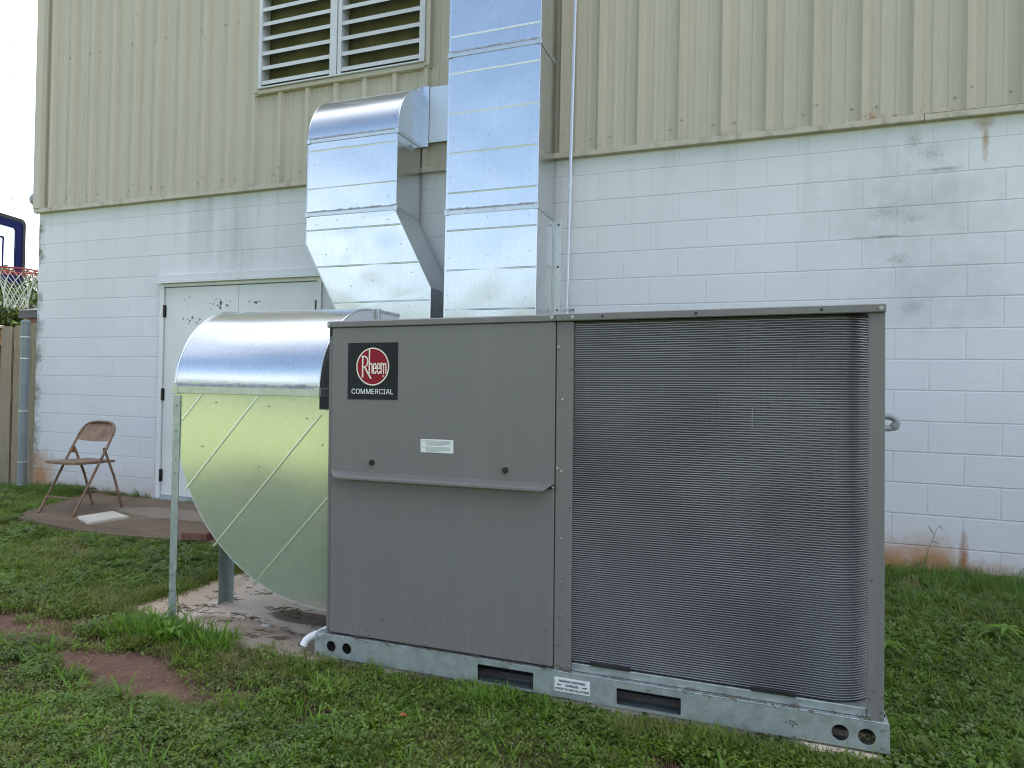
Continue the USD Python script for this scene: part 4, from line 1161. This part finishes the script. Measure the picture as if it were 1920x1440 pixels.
# clippings strewn on the pad
cl_ = []
cent = [(rng.uniform(-3.8, -2.7), rng.uniform(-2.55, -1.5)) for _ in range(70)]
for cx, cy in cent:
    ang = rng.normal(0.25, 0.35)
    for i in range(rng.integers(3, 16)):
        x, y = cx + rng.normal(0, 0.04), cy + rng.normal(0, 0.012)
        if not PAD.buffer(-0.03).contains(sg.Point(x, y)):
            continue
        a = ang + rng.normal(0, 0.5); l = rng.uniform(0.012, 0.06); c = rng.normal(0, 0.3)
        z = pad_z(x) + 0.0015
        pth = [(x, y, z), (x + l * 0.5 * math.cos(a), y + l * 0.5 * math.sin(a), z + rng.uniform(0, 0.004)), (x + l * math.cos(a + c), y + l * math.sin(a + c), z)]
        cl_.append(tube(pth, [0.0012, 0.0015, 0.0006], 4, caps=False))
obj("grass_clippings", cat(*cl_), MAT["clipping"], kind="stuff", label="dry dark grass clippings strewn over the concrete pad", cat="clippings")

# ------------------------------------------------------------------ fence and pipe post on the left
fn = thing("wooden_fence", "weathered wooden fence of upright planks meeting the building corner", "fence", (0, 0.1, 0))
def plank(x0, x1, z1, warm=False):
    w = x1 - x0
    c = min(0.035, w * 0.25)
    p = sg.Polygon([(x0, -0.12), (x1, -0.12), (x1, z1 - c), (x1 - c * 0.35, z1 - c * 0.3), (x1 - c, z1), (x0 + c, z1), (x0 + c * 0.35, z1 - c * 0.3), (x0, z1 - c)])
    return prism_y(p, 0.0, 0.018)
px = [(-8.525, -8.385, 1.80), (-8.775, -8.60, 1.782), (-8.993, -8.812, 1.772)]
x = -9.18
while x > -16:
    px.append((x - 0.02, x + 0.13, 1.77 + rng.uniform(-0.012, 0.012)))
    x -= 0.165
for x0, x1, z1 in px:
    obj("plank", plank(x0, x1, z1), MAT["wood"], fn)
x = -8.45
while x > -12:
    e_ = plank(x - 0.15, x, 1.73 + rng.uniform(-0.012, 0.012)); e_.apply_translation([0, 0.0585, 0])
    obj("plank", e_, MAT["wood_warm"], fn)
    x -= 0.19
for z in (0.35, 1.0, 1.56):
    obj("rail", rbox(-16, -8.3, 0.0195, 0.057, z, z + 0.085, 0.003), MAT["wood_warm"], fn)
pp = thing("pipe_post", "grey metal pipe post with pale ties in front of the wooden fence", "post", (-8.214, -0.15, 0))
obj("pipe", tube([(0, 0, -0.1), (0, 0, 1.775)], 0.043, 18), MAT["post_grey"], pp, smooth=40)
dm_ = trimesh.creation.icosphere(2, 0.0465); dm_.apply_scale([1, 1, 0.75]); dm_.apply_translation([0, 0, 1.778])
obj("cap", cat(dm_), MAT["post_grey"], pp, smooth=True)
for z in (1.62, 1.39, 0.83, 0.29, 1.0 - 1.2 + 0.25):
    if z > 0.0:
        obj("tie_band", tube([(0, 0, z), (0, 0, z + 0.012)], 0.0446, 18), MAT["band"], pp)

# ------------------------------------------------------------------ basketball hoop
v = np.array([-1.03380244, 0.67793944, 0.0]); v /= np.linalg.norm(v)
rr = np.array([v[1], -v[0], 0.0])
n_ = 0.75 * rr - 0.66 * v; n_ /= np.linalg.norm(n_)
tt = np.array([-n_[1], n_[0], 0.0])
if tt @ rr < 0:
    tt = -tt
RC = np.array([-9.352, 0.492 + 0.0, 2.495])
hp_ = thing("basketball_hoop", "basketball hoop with blue framed clear backboard and red rim", "basketball hoop", (RC[0], RC[1], 0))
def loc(a, b, z):
    """a along the board, b along its normal, z above ground; origin under the rim centre"""
    q = tt * a + n_ * b
    return np.array([q[0], q[1], z])
def board_mesh(poly, b0, b1):
    e = trimesh.creation.extrude_polygon(poly, b1 - b0, engine="earcut")
    V = e.vertices
    e.vertices = np.array([loc(p[0], b0 + p[2], p[1]) for p in V])
    return e if e.volume > 0 else trimesh.Trimesh(e.vertices, e.faces[:, ::-1], process=False)
ob = sg.box(-0.55, 2.37, 0.55, 3.24).buffer(-0.07).buffer(0.07, 8)
i1 = sg.box(-0.505, 2.41, 0.505, 3.195).buffer(-0.06).buffer(0.06, 8)
i2 = sg.box(-0.41, 2.53, 0.41, 3.10).buffer(-0.03).buffer(0.03, 8)
obj("board_rim", board_mesh(ob.difference(i1), -0.415, -0.375), MAT["hoop_black"], hp_)
obj("board_frame", board_mesh(i1.difference(i2), -0.41, -0.38), MAT["hoop_blue"], hp_)
obj("board_panel", board_mesh(i2, -0.398, -0.392), MAT["acrylic"], hp_)
obj("target_square", board_mesh(sg.box(-0.23, 2.56, 0.23, 2.96).difference(sg.box(-0.205, 2.585, 0.205, 2.935)), -0.3915, -0.3895), MAT["hoop_blue"], hp_)
ang = np.linspace(0, 2 * math.pi, 40, endpoint=False)
obj("rim", cat(tube([loc(0.229 * math.cos(a), 0.229 * math.sin(a), 2.495) for a in ang], 0.010, 8, closed=True), tube([loc(0.215 * math.cos(a), 0.215 * math.sin(a), 2.465) for a in ang], 0.006, 6, closed=True),
               *[tube([loc(s * 0.07, -0.38, 2.44), loc(s * 0.10, -0.20, 2.49)], 0.012, 8) for s in (-1, 1)], board_mesh(sg.box(-0.09, 2.40, 0.09, 2.52), -0.379, -0.362)), MAT["hoop_red"], hp_, smooth=30)
net = []
nl = 12
zs = [2.485, 2.40, 2.32, 2.24, 2.17, 2.10, 2.04]
rs = [0.222, 0.195, 0.160, 0.140, 0.125, 0.118, 0.122]
for k in range(nl):
    for s in (-1, 1):
        pth = [loc(rs[i] * math.cos(2 * math.pi * (k + s * 0.5 * i) / nl), rs[i] * math.sin(2 * math.pi * (k + s * 0.5 * i) / nl), zs[i] - 0.004 * (i % 2)) for i in range(7)]
        net.append(tube(pth, 0.0048, 5, caps=False))
obj("net", cat(*net), MAT["net"], hp_)
obj("pole", cat(tube([loc(0, -1.25, -0.05), loc(0, -1.25, 2.0), loc(0, -1.22, 2.6)], 0.045, 12), tube([loc(0, -1.22, 2.58), loc(0, -0.42, 2.78)], 0.025, 8), tube([loc(0, -1.25, 2.2), loc(0, -0.42, 2.45)], 0.025, 8)), MAT["hoop_black"], hp_, smooth=40)

# ------------------------------------------------------------------ neighbouring houses and trees behind
bh = thing("brick_house", "neighbouring red brick house with dark roof edge beyond the fence", "house", (-21.25, 8.6, 0))
obj("wall", cat(box(0.0, 7.5, 0, 6, -0.2, 2.95)), MAT["red_brick"], bh)
bcs = []
for r in range(11):
    for k in range(10):
        x0 = k * 0.225 + (0.1125 if r % 2 else 0)
        if x0 > 1.9:
            continue
        obj("brick", rbox(x0 + 0.004, x0 + 0.217, -0.012, -0.001, 2.06 + r * 0.079 + 0.004, 2.06 + r * 0.079 + 0.070, 0.002), MAT["red_brick"], bh)
obj("fascia", cat(box(-0.12, 7.6, -0.15, 6.15, 2.96, 3.17)), MAT["dark_roof"], bh)
obj("roof", prism_x(sg.Polygon([(-0.2, 3.17), (3, 4.0), (6.2, 3.17)]), -0.1, 7.7), MAT["dark_roof"], bh)
sh = thing("beige_shed", "low cream shed with pale beige roof behind the wooden fence", "shed", (-21.6, 8.0, 0))
obj("wall", box(-6, 0.25, -3.2, -0.3, -0.2, 2.3), MAT["cream_wall"], sh)
obj("roof", prism_x(sg.Polygon([(-3.5, 2.38), (-0.05, 2.62), (-0.05, 2.70), (-3.5, 2.44)]), -6.2, 0.4), MAT["roof_beige"], sh)


def tree(name, label, x, y, h, crown_r, seed, n=2600, trunk_r=0.16, cz=0.62):
    r = np.random.default_rng(seed)
    t = thing(name, label, "tree", (x, y, -0.1), group=None)
    br_ = [tube(smooth_path([(0, 0, 0), (0.1, 0.05, h * 0.2), (-0.05, 0.1, h * 0.45), (0.1, 0, h * 0.75)], 4), np.linspace(trunk_r, trunk_r * 0.25, 13), 8)]
    cl = []
    for k in range(9):
        a = r.uniform(0, 2 * math.pi); zz = h * r.uniform(0.3, 0.6)
        e = np.array([math.cos(a) * crown_r * r.uniform(0.4, 0.8), math.sin(a) * crown_r * r.uniform(0.4, 0.8), zz + h * r.uniform(0.1, 0.3)])
        br_.append(tube(smooth_path([(0, 0, zz), e * [0.5, 0.5, 1] * 0.6 + np.array([0, 0, zz]) * 0.4, e], 3), np.linspace(trunk_r * 0.4, 0.02, 7), 5))
        cl.append((e, crown_r * r.uniform(0.3, 0.55)))
    for k in range(14):
        a = r.uniform(0, 2 * math.pi); q = crown_r * math.sqrt(r.random()) * 0.85
        cl.append((np.array([math.cos(a) * q, math.sin(a) * q, h * (cz + r.uniform(-0.28, 0.26))]), crown_r * r.uniform(0.25, 0.5)))
    obj("trunk", cat(*br_), MAT["bark"], t, smooth=40)
    per = n // len(cl)
    V, F = [], []
    for c, rad_ in cl:
        d = r.normal(size=(per, 3)); d /= np.linalg.norm(d, axis=1, keepdims=True)
        p = c + d * rad_ * (r.random((per, 1)) ** 0.35) * [1, 1, 0.75]
        p[:, 2] = np.clip(p[:, 2], h * 0.12, h * 1.02)
        for q in p:
            a = r.normal(size=3); a /= np.linalg.norm(a)
            b = np.cross(a, r.normal(size=3)); b /= np.linalg.norm(b)
            s = r.uniform(0.10, 0.22)
            k = len(V)
            V += [q - a * s, q + b * s * 0.45, q + a * s, q - b * s * 0.45]
            F += [[k, k + 1, k + 2], [k, k + 2, k + 3]]
    obj("crown", trimesh.Trimesh(np.array(V), np.array(F), process=False), MAT["leaf_tree"], t)


def at_px(x, y, depth):
    d = cf + cr * (x - 960) / 1279.68 - cu * (y - 720) / 1279.68
    return np.array(CAM) + d * depth
for (pxx, dep, h, cr_, sd, lab) in ((5, 30, 5.6, 2.6, 1, "leafy green tree behind the basketball net"), (62, 33, 7.4, 2.4, 2, "dark tree just left of the building corner"), (-90, 31, 6.5, 3.0, 3, "broad tree left of the basketball hoop"), (34, 40, 7.2, 3.2, 4, "taller tree farthest back behind the hoop")):
    q = at_px(pxx, 700, dep)
    tree("leafy_tree", lab, q[0], q[1], h, cr_, sd, 5200 if dep < 35 else 4000, cz=0.58)
w0, w1 = at_px(-60, 551, 24), at_px(110, 556, 24)
mid_ = (w0 + w1) / 2 - [0, 0, 0.05]
obj("overhead_cable", tube(smooth_path([w0, mid_, w1], 5), 0.012, 5), MAT["black"], label="thin dark cable strung in front of the trees", cat="cable")

q = np.random.default_rng(77)
V, F = [], []
hx = lambda x: 5.5 + 4.5 * float(meshkit.fbm(np.array([x * 0.08, 3.0, 0]), 3, 12))
for i in range(9000):
    x = q.uniform(-90, 90); h = hx(x)
    c = np.array([x, -48 + 6 * q.random() - 0.004 * x * x * 0, 0.2 + h * q.random() ** 0.8])
    a = q.normal(size=3); a /= np.linalg.norm(a); b = np.cross(a, q.normal(size=3)); b /= np.linalg.norm(b)
    s_ = q.uniform(0.4, 0.9); k = len(V)
    V += [c - a * s_, c + b * s_ * 0.6, c + a * s_, c - b * s_ * 0.6]
    F += [[k, k + 1, k + 2], [k, k + 2, k + 3]]
MAT["leaf_far"] = leafy("far_tree_leaves", [(0.06, 0.11, 0.02), (0.10, 0.16, 0.03), (0.14, 0.20, 0.04)], 0.3)
obj("distant_trees", trimesh.Trimesh(np.array(V), np.array(F), process=False), MAT["leaf_far"], kind="stuff", label="sunlit far off row of trees mirrored in the ducts", cat="trees")

# ------------------------------------------------------------------ grass and weeds
def blades(n, r, hmin, hmax, wmin, wmax, seed, lean=0.6, curl=0.5):
    q = np.random.default_rng(seed)
    a = q.uniform(0, 2 * math.pi, n); rad_ = r * np.sqrt(q.random(n))
    bx_, by_ = rad_ * np.cos(a), rad_ * np.sin(a)
    h = q.uniform(hmin, hmax, n); w = q.uniform(wmin, wmax, n)
    d = q.uniform(0, 2 * math.pi, n); ln = np.abs(q.normal(0, lean, n)); cu_ = q.uniform(0.1, curl, n)
    V = np.zeros((n, 7, 3)); lv = [0, 0.4, 0.75, 1.0]
    for k, t in enumerate(lv):
        reach = h * (ln * t * 0.6 + cu_ * t * t)
        z = h * t * (1 - 0.35 * np.clip(ln, 0, 1.4) * t)
        cx, cy = bx_ + reach * np.cos(d), by_ + reach * np.sin(d)
        ww = w * (1.0, 0.9, 0.6, 0.0)[k] / 2
        ox, oy = -np.sin(d) * ww, np.cos(d) * ww
        if k < 3:
            V[:, 2 * k] = np.column_stack([cx - ox, cy - oy, z]); V[:, 2 * k + 1] = np.column_stack([cx + ox, cy + oy, z])
        else:
            V[:, 6] = np.column_stack([cx, cy, z])
    V[:, :2, 2] -= 0.01
    f = np.array([[0, 1, 3], [0, 3, 2], [2, 3, 5], [2, 5, 4], [4, 5, 6]])
    F = (np.arange(n)[:, None, None] * 7 + f[None]).reshape(-1, 3)
    return trimesh.Trimesh(V.reshape(-1, 3), F, process=False)


def clover(n, r, seed, hmin=0.015, hmax=0.045, s0=0.005, s1=0.009):
    q = np.random.default_rng(seed)
    V, F = [], []
    for i in range(n):
        a = q.uniform(0, 2 * math.pi); d = r * math.sqrt(q.random())
        c = np.array([d * math.cos(a), d * math.sin(a), q.uniform(hmin, hmax)])
        tilt = q.normal(0, 0.35, 2)
        a0 = q.uniform(0, 2 * math.pi); s = q.uniform(s0, s1)
        for k in range(3):
            b = a0 + k * 2.094
            e = np.array([math.cos(b), math.sin(b)]); o = np.array([-e[1], e[0]])
            loc_ = [e * 0.1 * s, e * 0.9 * s + o * 0.62 * s, e * 1.55 * s + o * 0.5 * s, e * 1.4 * s, e * 1.55 * s - o * 0.5 * s, e * 0.9 * s - o * 0.62 * s]
            k0 = len(V)
            for j, p in enumerate(loc_):
                V.append([c[0] + p[0], c[1] + p[1], c[2] + p @ tilt + (0.1 * s if j in (1, 2, 4, 5) else 0)])
            F += [[k0, k0 + 5, k0 + 3], [k0, k0 + 3, k0 + 1], [k0 + 1, k0 + 3, k0 + 2], [k0 + 5, k0 + 4, k0 + 3]]
        k0 = len(V)
        V += [[c[0], c[1], c[2]], [c[0] + 0.0006, c[1], 0], [c[0] - 0.0006, c[1], 0]]
        F.append([k0, k0 + 1, k0 + 2])
    return trimesh.Trimesh(np.array(V), np.array(F), process=False)


def leaflets(n, r, zmax, lmin, lmax, wr, seed):
    """many small pointed leaves at all angles, folded along the midrib"""
    q = np.random.default_rng(seed)
    a = q.uniform(0, 2 * math.pi, n); d = r * np.sqrt(q.random(n))
    c = np.column_stack([d * np.cos(a), d * np.sin(a), zmax * q.random(n) ** 0.8])
    h = q.uniform(0, 2 * math.pi, n); el = q.normal(0.35, 0.45, n); l = q.uniform(lmin, lmax, n)
    e = np.column_stack([np.cos(h) * np.cos(el), np.sin(h) * np.cos(el), np.sin(el)])
    o = np.column_stack([-np.sin(h), np.cos(h), q.normal(0, 0.25, n)])
    L, W = l[:, None], (l * wr)[:, None]
    dn = np.array([0, 0, -1.0])
    V = np.stack([c, c + e * L * 0.45 + o * W, c + e * L * 0.5 + dn * W * 0.35, c + e * L * 0.45 - o * W, c + e * L + dn * L * 0.18], 1)
    f = np.array([[0, 2, 1], [0, 3, 2], [1, 2, 4], [2, 3, 4]])
    return trimesh.Trimesh(V.reshape(-1, 3), (np.arange(n)[:, None, None] * 5 + f[None]).reshape(-1, 3), process=False)


def leaf_blade(base, d, l, w, rise, droop, n=5):
    """one broad pointed leaf"""
    V, F = [], []
    d = np.array([math.cos(d), math.sin(d)]); o = np.array([-d[1], d[0]])
    for i in range(n + 1):
        t = i / n
        ww = w * math.sin(math.pi * (0.12 + 0.88 * t) ** 0.8) * 0.5 if i < n else 0.0
        z = base[2] + rise * t * l - droop * t * t * l
        c = np.array([base[0] + d[0] * l * t, base[1] + d[1] * l * t])
        V += [[*(c + o * ww), z + ww * 0.35], [*c, z], [*(c - o * ww), z + ww * 0.35]]
        if i:
            a = 3 * i
            F += [[a - 3, a - 2, a + 1], [a - 3, a + 1, a], [a - 2, a - 1, a + 2], [a - 2, a + 2, a + 1]]
    return trimesh.Trimesh(np.array(V), np.array(F), process=False)


def rosette(n, lmin, lmax, wf, seed):
    q = np.random.default_rng(seed)
    return cat(*[leaf_blade((0, 0, 0.0), 2 * math.pi * i / n + q.normal(0, 0.25), q.uniform(lmin, lmax), wf * q.uniform(0.8, 1.2), q.uniform(0.5, 1.3), q.uniform(0.4, 1.0)) for i in range(n)])


gr = UsdGeom.PointInstancer.Define(stage, "/World/lawn_grass")
tag(gr.GetPrim(), "short mixed lawn of grass, clover and dry thatch round the unit", "grass", kind="stuff")
protos = []
def proto(name, mesh, mat):
    usdkit.mesh(stage, f"/World/lawn_grass/{name}", mesh, mat)
    protos.append(f"/World/lawn_grass/{name}")
    return len(protos) - 1
SHORT = [proto(f"short_tuft_{i:03d}", blades(40, 0.055, 0.016, 0.05, 0.0022, 0.0048, 100 + i, 1.1, 0.9), MAT["grass"]) for i in range(4)]
LEAFY = [proto(f"leafy_tuft_{i:03d}", leaflets(60, 0.06, 0.035, 0.010, 0.026, 0.16 + 0.04 * i, 110 + i), MAT["small_leaf"]) for i in range(4)]
MEDIUM = [proto(f"medium_tuft_{i:03d}", blades(30, 0.04, 0.04, 0.10, 0.0025, 0.005, 120 + i, 0.6, 0.7), MAT["grass"]) for i in range(3)]
LONG = [proto(f"long_tuft_{i:03d}", blades(34, 0.05, 0.10, 0.24, 0.003, 0.0062, 140 + i, 0.5, 0.9), MAT["long_grass"]) for i in range(3)]
CLOVER = [proto(f"clover_patch_{i:03d}", clover(42, 0.06, 160 + i), MAT["clover"]) for i in range(4)]
THATCH = [proto(f"thatch_{i:03d}", blades(40, 0.06, 0.015, 0.05, 0.0012, 0.0026, 180 + i, 1.3, 0.9), MAT["thatch"]) for i in range(3)]
ROS = [proto(f"weed_rosette_{i:03d}", rosette(7 + i, 0.03, 0.065, 0.013, 200 + i), MAT["clover"]) for i in range(3)]
BRIGHT = [proto(f"bright_tuft_{i:03d}", blades(14, 0.03, 0.05, 0.11, 0.004, 0.008, 220 + i, 0.5, 0.8), MAT["bright_weed"]) for i in range(2)]
FLOWER = [proto("white_flecks", trimesh.util.concatenate([trimesh.Trimesh([[a, b, c], [a + .003, b, c], [a, b + .003, c + .001]], [[0, 1, 2]], process=False) for a, b, c in np.random.default_rng(5).uniform([-.05, -.05, .02], [.05, .05, .05], (5, 3))]), MAT["white_petal"])]

UNIT = sg.box(UX - 1.13, UY - 0.015, UX + 1.11, UY + 1.4)
NOGRASS = unary_union([UNIT, PAD.buffer(-0.02), PATIO.buffer(-0.015), sg.box(-60, 0.0, 60, 60)])
from shapely.prepared import prep
NG = prep(NOGRASS)
import shapely


def dirt_at(x, y):
    out = np.full_like(x, -1.0)
    for cx, cy, a, b in DIRT:
        out = np.maximum(out, 1 - np.sqrt(((x - cx) / a) ** 2 + ((y - cy) / b) ** 2))
    return out


POS, IDX, ROT, SCL = [], [], [], []
def scatter(n, x0, x1, y0, y1, kinds, s0=0.75, s1=1.25, keep=None, seed=0):
    q = np.random.default_rng(seed)
    x, y = q.uniform(x0, x1, n), q.uniform(y0, y1, n)
    ok = ~shapely.contains_xy(NOGRASS, x, y)
    d = dirt_at(x, y) + 0.9 * (meshkit.fbm(np.stack([x * 7, y * 7, 0 * x], -1), 3, 9) - 0.5)
    ok &= q.random(n) > np.clip((d + 0.08) * 4.0, 0, 0.97)
    if keep is not None:
        ok &= q.random(n) < keep(x, y)
    x, y = x[ok], y[ok]
    z = ground_z(x, y)
    k = q.choice(kinds, len(x))
    for a in zip(x, y, z):
        POS.append(a)
    IDX.extend(k.tolist()); SCL.extend(q.uniform(s0, s1, len(x)).tolist()); ROT.extend(q.uniform(0, 2 * math.pi, len(x)).tolist())


def nz(x, y, s, seed):
    return meshkit.fbm(np.stack([x * s, y * s, 0 * x], -1), 3, seed)
tuft = lambda x, y: np.clip((nz(x, y, 3.4, 31) - 0.36) * 4.2, 0.10, 1)
clov = lambda x, y: np.clip((nz(x, y, 2.1, 37) - 0.46) * 6.0 + (x > -1.5) * 0.3, 0.03, 1)
dryf = lambda x, y: np.clip((nz(x, y, 1.7, 41) - 0.40) * 4.0, 0.1, 1) * np.where((x > -3) & (x < -0.6), 1.0, 0.45)
# foreground strip
scatter(5600, -4.6, 0.9, -3.9, -2.5, SHORT, 0.55, 1.05, lambda x, y: np.clip(tuft(x, y) + 0.1, 0, 1), 1)
scatter(5600, -4.6, 0.9, -3.9, -2.5, LEAFY, 0.6, 1.15, lambda x, y: np.clip(tuft(x, y) + 0.1, 0, 1), 8)
scatter(900, -4.6, 0.9, -3.9, -2.5, MEDIUM, 0.4, 0.8, tuft, 2)
scatter(2200, -4.6, 0.9, -3.9, -2.5, CLOVER, 0.6, 1.05, clov, 3)
scatter(6000, -4.6, 0.9, -3.9, -2.5, THATCH, 0.7, 1.25, dryf, 4)
scatter(350, -4.6, 0.9, -3.9, -2.5, ROS, 0.5, 1.0, None, 5)
scatter(520, -4.6, 0.9, -3.9, -2.5, BRIGHT, 0.4, 1.0, None, 6)
scatter(600, -4.6, 0.9, -3.9, -2.5, FLOWER, 0.8, 1.2, None, 7)
# right-hand side up to the wall
scatter(1600, -0.5, 1.6, -2.6, -0.02, LEAFY, 0.6, 1.1, None, 18)
scatter(2800, -0.5, 1.6, -2.6, -0.02, SHORT, 0.9, 1.6, None, 11)
scatter(1700, -0.5, 1.6, -2.6, -0.02, CLOVER, 0.9, 1.6, None, 12)
scatter(900, -0.5, 1.6, -2.6, -0.02, MEDIUM, 0.8, 1.3, None, 13)
scatter(420, -0.5, 1.6, -0.95, -0.05, LONG, 0.45, 0.9, lambda x, y: np.clip(1.1 + y, 0.2, 1), 14)
scatter(200, -0.5, 1.6, -2.6, -0.9, LONG, 0.35, 0.6, None, 15)
scatter(90, -0.5, 1.6, -2.6, -0.1, ROS, 1.0, 2.2, None, 16)
scatter(160, -0.5, 1.6, -2.6, -0.4, FLOWER, 1, 1.3, None, 17)
# left-hand lawn
scatter(10500, -9.6, -3.7, -2.9, 0.0, SHORT, 0.9, 1.6, lambda x, y: np.clip(tuft(x, y) + 0.25, 0, 1), 21)
scatter(2500, -9.6, -3.7, -2.9, 0.0, MEDIUM, 0.6, 1.1, tuft, 22)
scatter(3500, -9.6, -3.7, -2.9, 0.0, LEAFY, 0.9, 1.5, tuft, 28)
scatter(1800, -9.6, -3.7, -2.9, 0.0, CLOVER, 0.9, 1.7, clov, 23)
scatter(700, -9.6, -3.7, -2.9, 0.0, BRIGHT, 0.5, 0.9, None, 24)
scatter(3000, -9.8, -4.6, -4.2, -2.9, SHORT, 0.9, 1.6, None, 25)
scatter(260, -9.6, -7.3, -0.35, -0.03, LONG, 0.35, 0.7, None, 26)
scatter(40, -7.3, -6.5, -0.10, -0.01, LONG, 0.3, 0.75, None, 27)
# fringe along the pad and tall bright growth at its left front corner
scatter(420, -4.0, -2.3, -2.80, -2.60, MEDIUM, 0.45, 0.8, lambda x, y: np.clip((-2.25 - x) * 0.8, 0.15, 1), 31)
scatter(130, -3.75, -3.05, -2.74, -2.56, BRIGHT, 0.7, 1.25, None, 32)
scatter(24, -3.75, -3.1, -2.72, -2.57, LONG, 0.4, 0.6, None, 33)
scatter(300, -4.05, -3.90, -2.5, -1.2, MEDIUM, 0.7, 1.1, None, 34)
scatter(350, -2.7, -0.4, -2.80, -2.60, LEAFY, 0.7, 1.1, lambda x, y: np.clip((x + 2.0) * 0.9, 0.12, 1), 35)
scatter(60, -1.9, -1.5, -2.75, -2.62, BRIGHT, 0.6, 0.95, None, 36)
scatter(110, -1.3, -0.42, -2.74, -2.625, MEDIUM, 0.6, 1.05, None, 38)
scatter(260, -1.9, -0.42, -2.76, -2.625, LEAFY, 0.7, 1.25, None, 39)
scatter(160, -1.35, -0.45, -2.78, -2.62, ROS, 0.8, 1.6, None, 37)
# sparse grass beyond the frame
scatter(3200, -9, 3, -8.0, -3.9, SHORT, 1.3, 2.2, None, 41)
gr.CreatePrototypesRel().SetTargets([Sdf.Path(p) for p in protos])
POS = np.array(POS, np.float32)
gr.CreatePositionsAttr(Vt.Vec3fArray.FromNumpy(POS))
gr.CreateProtoIndicesAttr(Vt.IntArray.FromNumpy(np.array(IDX, np.int32)))
s = np.array(SCL, np.float32)
gr.CreateScalesAttr(Vt.Vec3fArray.FromNumpy(np.column_stack([s, s, s])))
gr.CreateOrientationsAttr(Vt.QuathArray([Gf.Quath(math.cos(a / 2), 0, 0, math.sin(a / 2)) for a in ROT]))

# broad-leaved weed at the corner of the pad
def put_z(x, y):
    return float(ground_z(x, y))
w = thing("broadleaf_weed", "bright green broad leaved weed in front of the duct post", "weed", (-3.37, -2.70, put_z(-3.37, -2.70)))
q = np.random.default_rng(3)
for i in range(9):
    a = q.uniform(0, 2 * math.pi); hgt = q.uniform(0.03, 0.11)
    obj("leaf", leaf_blade((0.02 * math.cos(a), 0.02 * math.sin(a), hgt), a, q.uniform(0.05, 0.085), 0.042, 0.5, 0.6), MAT["bright_weed"], w)
obj("stem", tube([(0, 0, -0.02), (0.005, 0, 0.06), (0.0, 0.004, 0.12)], 0.003, 6), MAT["bright_weed"], w)
w = thing("upright_weed", "thin leafy weed stalk growing beside the front duct post", "weed", (-3.49, -2.545, -0.03))
st_ = [(0, 0, 0), (0.005, 0, 0.1), (-0.012, 0, 0.2), (-0.02, 0.004, 0.28)]
obj("stem", tube(st_, [0.003, 0.0025, 0.002, 0.001], 6), MAT["clover"], w)
for i in range(9):
    z = 0.05 + 0.025 * i
    obj("leaf", leaf_blade((-0.003 * i * 0.6, 0, z), q.uniform(0, 6.28), 0.035 + 0.01 * (i % 3), 0.012, 0.4, 0.9, 4), MAT["clover"], w)
# tall seed stalk by the wall on the right
w = thing("seed_stalk", "tall thin grass stalk with seed heads against the wall right of the unit", "weed", (0.15, -0.15, 0.02))
obj("stem", tube(smooth_path([(0, 0, 0), (0.02, 0, 0.12), (0.055, 0, 0.24), (0.085, 0, 0.335), (0.105, 0, 0.353)], 4), 0.0014, 5), MAT["long_grass"], w)
for p0, p1 in (((0.068, 0, 0.29), (0.035, 0, 0.345)), ((0.055, 0, 0.25), (0.095, 0, 0.235)), ((0.095, 0, 0.345), (0.118, 0, 0.33))):
    obj("seed_head", tube([p0, (np.array(p0) + p1) / 2, p1], [0.001, 0.0032, 0.001], 5), MAT["thatch"], w)
# spreading leafy weeds in the grass on the right
for x, y, lab in ((-0.30, -1.66, "pointed leaf weed at the right edge of the unit"), (0.27, -1.20, "pointed leaf weed in the middle of the right hand grass")):
    w = thing("leafy_weed", lab, "weed", (x, y, put_z(x, y) + 0.02))
    for k in range(2):
        for i in range(8):
            obj("leaf", leaf_blade((0.05 * k, 0.02 * k, 0.06 + 0.02 * k), i * 0.785 + k * 0.4 + q.normal(0, 0.1), q.uniform(0.08, 0.13), 0.02, 0.45, 0.6), MAT["bright_weed"] if k else MAT["clover"], w)
    obj("stem", tube([(0, 0, -0.03), (0, 0, 0.07)], 0.003, 5), MAT["clover"], w)
# fallen leaf, little yellow flower
lf = leaf_blade((0, 0, 0.045), 0.6, 0.035, 0.026, 0.3, 0.9)
lf.apply_translation([-1.985, -2.98, put_z(-1.98, -2.98)])
obj("fallen_leaf", lf, MAT["leaf_orange"], label="single orange brown fallen leaf lying in the foreground grass", cat="leaf")
fl = cat(*[leaf_blade((0, 0, 0.055), k * 1.2566, 0.008, 0.006, 0.3, 0.2, 3) for k in range(5)])
fl.apply_translation([-0.13, -2.34, put_z(-0.13, -2.34)])
obj("yellow_flower", fl, MAT["yellow"], label="tiny yellow flower in the grass at bottom right", cat="flower")
